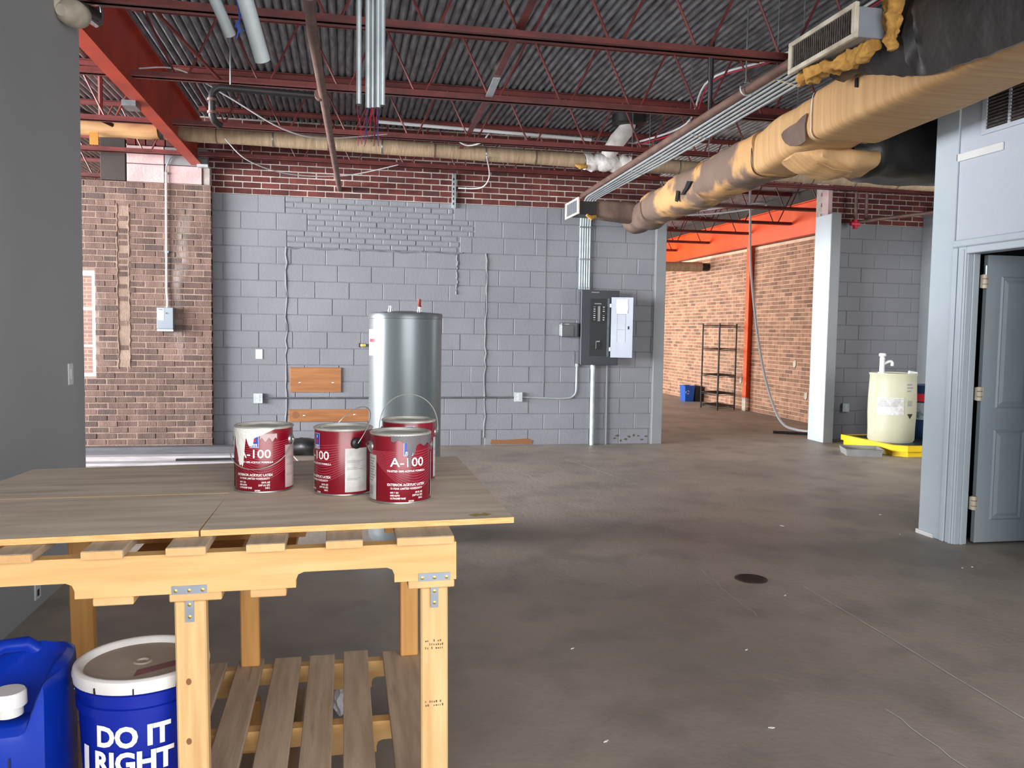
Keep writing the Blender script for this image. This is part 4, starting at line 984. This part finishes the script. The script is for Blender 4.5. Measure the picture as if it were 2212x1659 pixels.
# cables
def cable(pts, r_, m, lab, nm='cable'):
    P = [Vector(p) for p in pts]; out = []
    for i in range(len(P)-1):
        p0, p1, p2, p3 = P[max(i-1, 0)], P[i], P[i+1], P[min(i+2, len(P)-1)]
        for k in range(8):
            u = k/8; out.append(.5*((2*p1)+(-p0+p2)*u+(2*p0-5*p1+4*p2-p3)*u*u+(-p0+3*p1-3*p2+p3)*u**3))
    out.append(P[-1]); return tag(B().tube(out, r_, 6).build(nm, m, smooth=True), lab, 'cable')
cable([(-1.55, 7.05, 3.42), (-1.3, 7.3, 3.5), (-.95, 7.5, 3.36), (-.55, 7.8, 3.2), (-.2, 8.1, 3.2), (.4, 8.55, 3.37)], .006, 'cable_white', 'white cable sagging from the orange beam to a joist')
cable([(-1.2, 9.15, 3.36), (-1.0, 9.4, 3.2), (-.6, 9.8, 3.15), (0, 10.0, 3.2), (.6, 10.05, 3.36)], .006, 'cable_white', 'white cable looping below the tan pipe on the left')
cable([(1.05, 8.6, 3.4), (1.2, 8.65, 3.33), (1.35, 8.62, 3.36), (1.42, 8.6, 3.45)], .008, 'cable_white', 'short grey cable loop under the third joist')
cable([(1.5, 9.2, 3.34), (1.6, 9.6, 3.2), (1.55, 9.9, 3.12), (1.3, 10.0, 3.12)], .007, 'cable_white', 'grey cable hanging below the tan pipe in the middle')
cable([(3.66, 5.0, 3.84), (3.66, 6.7, 3.84), (3.35, 7.6, 3.84), (3.45, 8.4, 3.62), (3.2, 9.3, 3.6)], .011, 'cable_white', 'white cable running under the deck on the right')
cable([(3.69, 5.0, 3.83), (3.69, 6.7, 3.83), (3.38, 7.6, 3.83), (3.48, 8.4, 3.6), (3.23, 9.3, 3.58)], .008, 'wire_red', 'dark red cable alongside the white one under the deck')
# ================================================================== AIR DUCT (insulated trunk with two outlets)
t = thing('air_duct', (3.55, 6.5, 2.65), 'large tan paper wrapped air duct with torn black lining on the right', 'duct')
B().loft([(2.4, 3.58, 3.19, .285, .20, 7), (4.0, 3.58, 3.13, .285, .195, 7), (5.0, 3.58, 3.085, .285, .185, 7), (5.66, 3.58, 3.055, .28, .178, 7), (5.72, 3.575, 3.05, .262, .165, 5)], 44, 8, .012, 2.2, 3).build('trunk_section', 'kraft', t, smooth=True)
B().loft([(5.70, 3.55, 3.045, .245, .165, 5), (5.8, 3.545, 3.04, .245, .172, 5), (6.2, 3.53, 3.0, .235, .18, 5), (6.62, 3.52, 2.965, .215, .178, 4.5)], 40, 7, .014, 2.6, 9).build('trunk_section', 'kraft', t, smooth=True)
B().loft([(6.58, 3.51, 2.96, .222, .186, 4), (7.0, 3.50, 2.955, .205, .19, 3.5), (7.5, 3.49, 2.94, .195, .178, 3.2), (7.78, 3.49, 2.93, .19, .17, 3)], 40, 8, .03, 2.6, 4).build('trunk_section', 'kraft_dirty', t, smooth=True, label='grimy tan and brown length of duct')
B().loft([(7.74, 3.49, 2.935, .20, .185, 3), (8.3, 3.49, 2.92, .195, .185, 2.8), (8.9, 3.48, 2.89, .19, .18, 2.6), (9.25, 3.46, 2.87, .18, .165, 2.5)], 40, 8, .035, 3, 21).build('trunk_section', 'kraft_dirty', t, smooth=True)
B().loft([(9.2, 3.46, 2.86, .19, .17, 2.5), (9.5, 3.46, 2.83, .195, .17, 2.4), (9.85, 3.45, 2.79, .17, .14, 2.3), (10.05, 3.44, 2.77, .07, .06, 2.2)], 36, 7, .03, 3.2, 31).build('duct_end', 'dusty_brown', t, smooth=True, label='drooping brown end of the duct')
# seams
for y, cz, h1, hz, e, m in ((5.69, 3.053, .278, .176, 6.5, 'can_paper'),):
    B().loft([(y-.006, 3.576, cz, h1+.006, hz+.006, e), (y+.006, 3.574, cz, h1+.004, hz+.004, e)], 60, 2, .006, 30, 2, cap=False).build('stitched_seam', m, t, smooth=True)
B().loft([(6.585, 3.515, 2.963, .226, .190, 4), (6.60, 3.515, 2.962, .226, .19, 4)], 40, 1, .004, 9, 2, cap=False).build('seam_crack', 'void', t)
# dark patches and holes on the tan facing
def patch(pl, x, m, nm, lab=None): 
    # pl: (y, z) outline on the left side of the duct
    b = B(); b.prism(pl, x-.004, x+.004, 'x'); return b.build(nm, m, t, label=lab)
patch([(5.735, 3.075), (5.76, 3.0), (5.75, 2.93), (5.74, 2.875), (5.80, 2.865), (5.88, 2.868), (5.96, 2.885), (6.03, 2.92), (6.08, 2.965), (6.10, 3.0), (6.07, 3.02), (5.97, 3.035), (5.88, 3.04), (5.80, 3.065)], 3.288, 'dusty_brown', 'torn_patch', 'dark patch where the facing is torn')
patch([(5.12, 3.09), (5.15, 3.1), (5.15, 3.15), (5.125, 3.155)], 3.288, 'void', 'puncture')
patch([(7.80, 2.93), (7.9, 2.95), (7.95, 2.9), (8.06, 2.84), (8.0, 2.83), (7.9, 2.87)], 3.278, 'void', 'puncture')
patch([(8.1, 2.88), (8.17, 2.9), (8.2, 2.8), (8.14, 2.78)], 3.278, 'void', 'puncture')
B().lathe([(0, 0), (.012, 0)], 10, (3.62, 5.3, 2.894)).build('puncture', 'knot', t)
# torn kraft bag and black branch to the right
B().loft([(3.36, 6.12, 2.87, .15, .05, 3), (3.5, 6.1, 2.83, .26, .085, 3.2), (3.75, 6.08, 2.79, .28, .095, 3), (3.95, 6.06, 2.80, .25, .09, 2.6)], 32, 6, .03, 4, 17, 'x').build('torn_bag', 'kraft', t, smooth=True, label='crumpled tan facing sagging under the duct')
for k in range(5):
    y = 5.86+k*.045; B().tube([(3.45+k*.03, y, 2.765-.004*k), (3.6+k*.03, y+.01, 2.715), (3.75+k*.02, y, 2.70)], [.003, .007, .003], 6).build('torn_fold', 'kraft', t)
B().loft([(3.82, 6.2, 2.98, .25, .2, 3), (4.05, 6.2, 2.96, .3, .25, 3), (4.4, 6.2, 2.96, .31, .25, 3), (5.2, 6.2, 2.98, .3, .25, 3)], 36, 8, .035, 3, 12, 'x').build('branch_duct', 'black_facing', t, smooth=True, label='black faced branch duct going right')
# near outlet: metal boot, register, black facing, fibreglass
bx(2.915, 3.2, 4.58, 5.27, 3.21, 3.385).build('outlet_boot', 'disconnect', t, bevel=.004)
rg = B(); X0 = 2.90
for y0, y1, z0, z1 in ((4.55, 5.31, 3.195, 3.225), (4.55, 5.31, 3.37, 3.40), (4.55, 4.59, 3.225, 3.37), (5.27, 5.31, 3.225, 3.37)): rg.box(X0-.012, X0+.016, y0, y1, z0, z1)
rg = rg.build('register', 'dirty_ivory', t, bevel=.004, label='dirty ivory register facing left')
bx(X0+.006, X0+.010, 4.59, 5.27, 3.225, 3.37).build('register_screen', 'void', rg)
for k in range(28): bx(X0-.002, X0+.006, 4.602+k*.0240, 4.610+k*.0240, 3.225, 3.37).build('register_vane', 'grille_dark', rg)
B().loft([(3.2, 3.75, 3.42, .72, .16, 3), (3.3, 3.9, 3.43, .95, .22, 3), (3.7, 4.0, 3.5, 1.1, .24, 3.2), (4.2, 4.0, 3.5, 1.1, .24, 3)], 44, 7, .04, 2.0, 41, 'x').build('black_facing', 'black_facing', t, smooth=True, label='torn black facing over the duct')
b = B(); NYs = 70; prof = ((3.42, 3.62), (3.24, 3.56), (3.17, 3.44), (3.16, 3.32))
for side in (0, 1):
    for i in range(NYs+1):
        y = 5.22-2.9*i/NYs
        zb = 3.15 if y > 5.05 else (2.955+(y-4.4)*.30 if y > 4.4 else 2.955-.03*min(1, (4.4-y)/.6))
        jag = .012*noise.noise(Vector((y*9, 0, 1)))+.006*noise.noise(Vector((y*31, 4, 1)))
        wv = .02*noise.noise(Vector((y*2.2, 1, 3)))
        pts = [(x+wv, z) for x, z in prof]+[(3.205+wv*.6, (zb+3.32)/2+.01), (3.245, zb+.05+jag), (3.262, zb+jag)]
        if y > 4.47: pts = [(3.12, 3.205), (3.125, 3.20), (3.135, 3.19), (3.15, 3.175), (3.17, min(3.165, zb+.08)), (3.205, min(3.155, zb+.04)), (3.24, zb+jag)]
        for x, z in pts: b.v.append((x+side*.012, y, z))
K7 = 7; NN = (NYs+1)*K7
for i in range(NYs):
    for k in range(K7-1):
        a_ = i*K7+k; b.f += [(a_, a_+1, a_+K7+1, a_+K7), (NN+a_, NN+a_+K7, NN+a_+K7+1, NN+a_+1)]
    a_ = i*K7+K7-1; b.f.append((a_, a_+K7, NN+a_+K7, NN+a_))
for k in range(K7-1):
    b.f.append((k, NN+k, NN+k+1, k+1)); e_ = NYs*K7+k; b.f.append((e_, e_+1, NN+e_+1, NN+e_))
b.build('black_drape', 'black_facing', t, smooth=True, label='black facing hanging down over the side of the duct')
B().loft([(4.60, 3.06, 3.175, .03, .03, 3), (4.68, 3.05, 3.165, .055, .045, 3.5), (4.9, 3.03, 3.165, .06, .04, 4), (5.15, 3.0, 3.165, .055, .038, 4), (5.3, 2.99, 3.16, .04, .03, 3)], 28, 9, .045, 13, 5).build('fiberglass_strip', 'fiberglass', t, smooth=True, label='exposed yellow fibreglass under the register')
b = B().loft([(3.12, 4.56, 0, .02, .02, 3), (3.16, 4.56, 0, .045, .03, 3), (3.3, 4.57, 0, .06, .035, 3), (3.45, 4.56, 0, .07, .04, 3), (3.62, 4.55, 0, .06, .04, 3)], 26, 9, .045, 13, 8, 'x')
b.v = [(3.10+v[2], v[1]-.05, v[0]) for v in b.v]
b.build('fiberglass_strip', 'fiberglass', t, smooth=True, label='exposed yellow fibreglass at the torn edge')
# far outlet
B().loft([(2.80, 9.6, 2.875, .13, .085, 6), (2.95, 9.6, 2.872, .145, .105, 5), (3.1, 9.6, 2.868, .15, .115, 4), (3.36, 9.62, 2.86, .15, .12, 3)], 32, 6, .012, 4, 6, 'x').build('branch_duct', 'dusty_brown', t, smooth=True, label='dark branch to the far register')
bx(2.62, 2.82, 9.44, 9.75, 2.80, 2.95).build('outlet_boot', 'black_iron', t, bevel=.004)
B().tube([(2.70, 9.42, 2.79), (2.76, 9.44, 2.765), (2.82, 9.47, 2.79)], [.015, .03, .02], 10).build('fiberglass_strip', 'fiberglass', t, smooth=True)
X0 = 2.60; rg = B()
for y0, y1, z0, z1 in ((9.40, 9.98, 2.80, 2.825), (9.40, 9.98, 2.965, 2.99), (9.40, 9.45, 2.825, 2.965), (9.93, 9.98, 2.825, 2.965)): rg.box(X0-.008, X0+.012, y0, y1, z0, z1)
rg = rg.build('register', 'dirty_ivory', t, bevel=.003, label='ivory register at the far end of the duct')
bx(X0+.004, X0+.008, 9.45, 9.93, 2.825, 2.965).build('register_screen', 'grille_dark', rg)
for k in range(12): bx(X0-.003, X0+.004, 9.46+k*.04, 9.467+k*.04, 2.825, 2.965).build('register_vane', 'disconnect', rg)
for y in (4.9, 6.4, 8.1): B().tube([(3.58, y, 3.1), (3.58, y, 3.88)], .005, 6).build('hanger_rod', 'galv', t)

# ================================================================== RED SPRINKLER VALVE GROUP
t = thing('sprinkler_main', (7.0, 10.6, 2.95), 'brown sprinkler pipes with a red fitting above the barrel wall', 'pipe')
for x in (6.87, 7.03): B().tube([(x, 10.62, 3.05), (x, 10.62, 3.88)], .022, 10).build('riser', 'rust_pipe', t, smooth=True)
B().tube([(6.9, 10.62, 3.02), (7.1, 10.45, 3.05), (7.5, 9.8, 3.08), (8.2, 8.6, 3.14)], .026, 10).build('branch', 'rust_pipe', t, smooth=True)
B().tube([(6.8, 10.62, 3.0), (6.93, 10.62, 3.0)], [.03, .035], 10).build('fitting', 'print_red', t, smooth=True); B().tube([(6.87, 10.62, 2.93), (6.87, 10.62, 3.06)], .03, 10).build('fitting', 'print_red', t, smooth=True)

# ================================================================== BARRELS AND TRAYS
t = thing('spill_pallet', (7.27, 9.72, 0), 'yellow plastic spill tray under the barrels', 'spill tray')
ol = [(6.72, 9.1), (7.95, 9.1), (7.95, 10.3), (6.58, 10.3), (6.58, 9.22)]
def inset(p, d):
    c = (7.27, 9.7); return [(x+(c[0]-x)*d, y+(c[1]-y)*d) for x, y in p]
b = B(); o0 = inset(ol, .04); o1 = inset(ol, .09); n = 5
b.v = [(x, y, 0) for x, y in o0]+[(x, y, .06) for x, y in o0]+[(x, y, .065) for x, y in ol]+[(x, y, .135) for x, y in ol]+[(x, y, .135) for x, y in o1]+[(x, y, .09) for x, y in o1]
b.f = [(r*n+k, r*n+(k+1) % n, (r+1)*n+(k+1) % n, (r+1)*n+k) for r in range(5) for k in range(n)]; b.build('tray', 'yellow', t)
b = B(); b.v = [(x, y, .118) for x, y in o1]+[(x, y, .128) for x, y in o1]; b.f = [tuple(range(5)), tuple(range(5, 10))]+[(k, (k+1) % 5, (k+1) % 5+5, k+5) for k in range(5)]; b.build('grating', 'black_plastic', t)
def drum(cx, cy, z0, r, h, m): return B().lathe([(0, z0), (r*.9, z0), (r*.965, z0+.03), (r*.97, z0+h*.2), (r, z0+h*.42), (r, z0+h*.6), (r*.975, z0+h*.84), (r*.96, z0+h*.95), (r*.99, z0+h*.98), (r*.99, z0+h), (r*.93, z0+h), (r*.92, z0+h*.985), (0, z0+h*.985)], 48, (cx, cy, 0)), m
bcx, bcy, br_ = 6.875, 9.66, .288
t = thing('plastic_drum', (bcx, bcy, .128), 'white plastic drum with a hand pump on the yellow tray', 'barrel')
d, m = drum(bcx, bcy, .128, br_, .875, 'barrel_white'); dbody = d.build('drum_body', m, t, smooth=True)
def wr(b, s0, s1, z0, z1, e=.003, rr=br_):
    R_ = rr+e
    vs = []
    for i in range(9):
        a = (s0+(s1-s0)*i/8)/R_; vs += [(bcx+R_*sin(a), bcy-R_*cos(a), z0), (bcx+R_*sin(a), bcy-R_*cos(a), z1)]
    return b.add(vs, [(2*i, 2*i+2, 2*i+3, 2*i+1) for i in range(8)])
off = radians(-35)*br_   # the side facing the room
lb = wr(B(), off-.19, off+.14, .485, .70).build('paper_label', 'can_paper', dbody)
b = B()
for k in range(2): wr(b, off-.18, off+.13, .685-.012*k, .688-.012*k, .004)
for k in range(5): wr(b, off-.17, off-.06+.01*k, .655-.016*k, .660-.016*k, .004); wr(b, off-.02, off+.1-.01*k, .655-.016*k, .660-.016*k, .004)
b.build('label_print', 'print_grey', lb)
b = B()
for k, w in enumerate((.07, .09, .06)): wr(b, off+.18, off+.18+w, .86-.04*k, .875-.04*k, .004, br_*.985)
for k in range(4): wr(b, off+.19, off+.26, .60+.018*k, .61+.018*k, .004)
b.build('stencil_print', 'print_grey', dbody)
b = B(); R_ = br_+.004
b.add([(bcx+R_*sin(s/R_), bcy-R_*cos(s/R_), z) for s, z in ((off+.19, .50), (off+.28, .50), (off+.235, .44))], [(0, 1, 2)]); b.build('hazard_mark', 'print_black', dbody)
pu = B().lathe([(.05, .99), (.05, 1.01), (.032, 1.012), (.03, 1.17), (.034, 1.172), (.03, 1.19), (.026, 1.195), (.026, 1.2), (.042, 1.215), (.045, 1.235), (.036, 1.25), (0, 1.255)], 20, (bcx-.165, bcy, 0)).build('hand_pump', 'white_plastic', t, smooth=True)
B().tube([(bcx-.155, bcy, 1.11), (bcx-.085, bcy-.01, 1.145), (bcx-.05, bcy-.015, 1.148), (bcx-.035, bcy-.018, 1.13), (bcx-.035, bcy-.018, 1.09)], .02, 12).build('pump_spout', 'white_plastic', pu, smooth=True)
B().tube([(bcx+.15, bcy-.1, 1.015), (bcx+.26, bcy-.1, 1.0)], .022, 8).build('bung_tool', 'white_plastic', t, smooth=True)
b2x, b2y = 7.78, 10.0
t = thing('plastic_drum', (b2x-.02, b2y, .128), 'dark blue drum half hidden behind the white drum', 'barrel')
b2x = 7.62
d, m = drum(b2x, b2y, .128, .27, .70, 'barrel_blue'); db = d.build('drum_body', m, t, smooth=True)
def wr2(z0, z1, m, nm): return B().lathe([(.2735, z0), (.2735, z1)], 24, (b2x, b2y, 0), radians(180), radians(320)).build(nm, m, db)
wr2(.62, .72, 'print_red', 'red_band'); wr2(.38, .60, 'teal_paper', 'paper_label')
t = thing('plastic_tray', (6.2, 9.45, 0), 'shallow grey plastic tray on the floor beside the yellow one', 'tray')
o0 = [(6.0, 9.27), (6.42, 9.14), (6.56, 9.48), (6.14, 9.64)]; c = (6.28, 9.38)
def sc(p, f): return [(c[0]+(x-c[0])*f, c[1]+(y-c[1])*f) for x, y in p]
b = B(); b.v = [(x, y, 0) for x, y in sc(o0, .92)]+[(x, y, .085) for x, y in sc(o0, 1)]+[(x, y, .09) for x, y in sc(o0, 1.05)]+[(x, y, .085) for x, y in sc(o0, .97)]+[(x, y, .012) for x, y in sc(o0, .9)]
b.f = [(0, 1, 2, 3)[::-1]]+[(r*4+k, r*4+(k+1) % 4, (r+1)*4+(k+1) % 4, (r+1)*4+k) for r in range(4) for k in range(4)]+[(16, 17, 18, 19)]; b.build('tray_body', 'tray_grey', t)
b = B(); b.v = [(x, y, .03) for x, y in sc(o0, .905)]; b.f = [(0, 1, 2, 3)]; b.build('tray_residue', 'knot', t)

# ================================================================== REAR ROOM THINGS
t = thing('wire_shelf', (7.16, 15.45, 0), 'black wire shelving rack standing by the rear brick wall', 'shelf')
P4 = [(6.92, 15.67), (6.96, 15.0), (7.4, 15.2), (7.36, 15.88)]
for x, y in P4: B().tube([(x, y, 0), (x, y, 1.66)], .016, 8).build('post', 'black_iron', t, smooth=True)
for z in (1.62, 1.17, .665, .315, .075):
    b = B()
    for k in range(4):
        p, q = P4[k], P4[(k+1) % 4]; b.tube([(*p, z), (*q, z)], .009, 6); b.tube([(*p, z-.03), (*q, z-.03)], .006, 6)
    for k in range(1, 9):
        f = k/9; a = [P4[0][j]+(P4[1][j]-P4[0][j])*f for j in (0, 1)]; c_ = [P4[3][j]+(P4[2][j]-P4[3][j])*f for j in (0, 1)]; b.tube([(*a, z), (*c_, z)], .004, 4)
    b.build('wire_tier', 'black_iron', t)
t = thing('recycling_bin', (7.25, 17.12, 0), 'small blue recycling bin on the rear room floor', 'bin')
def binmesh(cx, cy, w, d, h):
    b = B(); L_ = [(0, .82), (h*.92, 1), (h*.92, 1.06), (h, 1.06), (h, .96), (.02, .78)]
    for z, f in L_: b.v += [(cx+sx*w/2*f, cy+sy*d/2*f, z) for sx, sy in ((-1, -1), (1, -1), (1, 1), (-1, 1))]
    b.f = [(0, 1, 2, 3)]+[(r*4+k, r*4+(k+1) % 4, (r+1)*4+(k+1) % 4, (r+1)*4+k) for r in range(5) for k in range(4)]+[(20, 21, 22, 23)]; return b
bb = binmesh(7.25, 17.15, .22, .3, .34).build('bin_body', 'bin_blue', t)
b = B()
for k in range(3):
    a0 = 2*pi*k/3+.3
    for j in range(5):
        a, a2 = a0+j*.28, a0+j*.28+.24
        b.add([(7.195+r_*cos(q), 16.995-.0, .2+r_*sin(q)) for q, r_ in ((a, .03), (a2, .03), (a2, .042), (a, .042))], [(0, 1, 2, 3)])
b.build('recycling_mark', 'print_white', bb)
t = thing('waste_bin', (7.46, 17.1, 0), 'small black waste bin beside the blue one', 'bin'); binmesh(7.45, 17.15, .15, .3, .33).build('bin_body', 'black_plastic', t)
o = cable([(6.0, 12.05, 3.9), (6.0, 12.0, 3.3), (6.03, 12.0, 2.6), (6.1, 12.0, 2.0), (6.2, 12.0, 1.4), (6.34, 12.0, .8), (6.5, 11.95, .3), (6.6, 11.85, .09), (6.72, 11.7, .03), (6.85, 11.5, .02)], .02, 'cable_white', 'pale grey flexible conduit hanging in the opening to the floor', 'flexible_conduit')
tag(B().tube([(6.25, 11.53, .02), (6.75, 11.25, .02)], .02, 8).build('black_tube', 'black_iron', smooth=True), 'black tube lying on the floor at the opening', 'tube')
o = cable([(4.9, 13.55, 3.42), (5.4, 12.9, 3.40), (6.0, 11.95, 3.42), (6.3, 12.1, 3.42), (5.9, 12.9, 3.40), (5.3, 13.55, 3.42)], .014, 'cable_white', 'pale cable loop lying over the rear joists')
t = thing('pipe_stub', (7.0, 17.0, 2.75), 'short tan insulated pipe end high on the rear brick wall', 'pipe')
B().tube([(5.8, 17.0, 2.84), (7.42, 17.0, 2.87)], .1, 16).build('wrap', 'kraft_pipe', t, smooth=True); B().tube([(7.42, 17.0, 2.87), (7.56, 17.0, 2.87)], .085, 16).build('bare_end', 'black_iron', t, smooth=True)
for y, z, h, lab in ((16.1, .50, .13, 'upper'), (12.9, .55, .08, 'mid'), (13.2, .62, .06, 'x')):
    pass
for y, z, lab in ((13.35, .97, 'small pale plaster spot higher on the rear brick wall'), (12.95, .45, 'pale plaster smear low on the rear brick wall'), (15.35, .57, 'pale plaster smear behind the wire shelf')):
    pl = [(y+.05*cos(a*pi/4)*(1+.4*sin(a*3)), z+.06*sin(a*pi/4)*(1+.3*cos(a*2))) for a in range(8)]
    tag(B().prism(pl, 7.588, 7.602, 'x').build('plaster_patch', 'dirty_ivory'), lab, 'patch')

# ================================================================== FLOOR THINGS
t = thing('drain_grate', (2.4, 4.63, 0), 'round dark floor drain grate in the concrete', 'drain')
B().lathe([(0, .001), (.085, .001), (.088, .004), (.095, .004), (.097, 0)], 36, (2.4, 4.63, 0)).build('rim', 'black_iron', t)
b = B()
for i in range(-4, 5):
    for j in range(-4, 5):
        if i*i+j*j < 17: b.lathe([(0, .0052), (.0065, .0052)], 6, (2.4+i*.0185, 4.63+j*.0185, 0))
o = b.build('drain_holes', 'void', t); o['kind'] = 'stuff'
for i, (x, y) in enumerate(((4.33, 6.17), (4.05, 5.53), (3.87, 4.66), (1.84, 3.57), (1.04, 3.71), (.925, 2.83), (1.57, 2.83), (3.95, 4.67), (2.44, 4.3), (3.3, 5.9))):
    a = random.uniform(0, 3); l, w = random.uniform(.008, .018), random.uniform(.003, .006)
    pl = [(x+cos(a)*l+sin(a)*w*.3, y+sin(a)*l), (x-sin(a)*w, y+cos(a)*w), (x-cos(a)*l, y-sin(a)*l), (x+sin(a)*w, y-cos(a)*w)]
    tag(B().prism(pl, .0005, .003, 'z').build('paint_chip', 'scrap'), 'tiny white chip lying loose on the concrete floor', 'debris', 'white chips scattered on the floor')
t = thing('trim_board', (-2.2, 9.4, 0), 'long pale board lying on the floor before the brick wall', 'board')
bx(-3.6, -1.05, 9.30, 9.44, 0, .028).build('board', 'timber_pale', t, bevel=.003); bx(-1.75, -1.02, 9.40, 9.45, .028, .05).build('dark_strip', 'black_iron', t)
tag(bx(-3.4, -.9, 9.62, 9.78, 0, .05).build('trim_board', 'timber_pale', bevel=.003), 'pale grey board lying behind the front board on the floor', 'board')
tag(bx(-3.6, -.6, 10.06, 10.2, 0, .09).build('timber', 'timber_dark', bevel=.006), 'dark grey timber lying along the foot of the brick wall', 'timber')
t = thing('black_bag', (-.42, 9.9, 0), 'glossy black bag slumped on the floor below the boards', 'bag')
B().loft([(-.72, 9.9, .06, .06, .05, 2.5), (-.6, 9.9, .085, .13, .085, 2.5), (-.4, 9.9, .09, .16, .095, 2.5), (-.2, 9.9, .08, .12, .08, 2.5), (-.1, 9.9, .05, .05, .045, 2.5)], 24, 5, .025, 7, 3, 'x').build('bag', 'black_plastic', t, smooth=True)
zmin = min((o.matrix_local @ v.co).z for o in t.children for v in o.data.vertices)
for o in t.children: o.location.z -= zmin
t = thing('cut_wire', (-.62, 9.4, 0), 'frayed cut wires on the floor beside the black bag', 'wire')
for k in range(3): B().tube([(-.75, 9.4, .006), (-.66, 9.38-.02*k, .02+.02*k), (-.6+.02*k, 9.36-.03*k, .05+.03*k), (-.55+.03*k, 9.35-.02*k, .03)], .006, 5).build('wire', ['cable_white', 'copper_red', 'cable_white'][k], t)
# overhead bits left of the beam
t = thing('hanging_pipe', (-2.36, 9.1, 3.5), 'dark red vertical hanger pipe left of the beam', 'pipe')
B().tube([(-2.36, 9.1, 3.50), (-2.36, 9.1, 3.89)], .022, 8).build('tube', 'primer', t, smooth=True)
tag(B().tube([(-2.9, 8.3, 3.62), (-2.25, 9.1, 3.42)], .02, 8).build('slanting_pipe', 'black_iron', smooth=True), 'dark slanting pipe at the far left ceiling', 'pipe')
tag(bx(-2.49, -2.41, 9.19, 9.205, 3.24, 3.36).build('orange_tag', 'tag_orange'), 'orange paper tag hanging from the tan pipe end', 'tag')
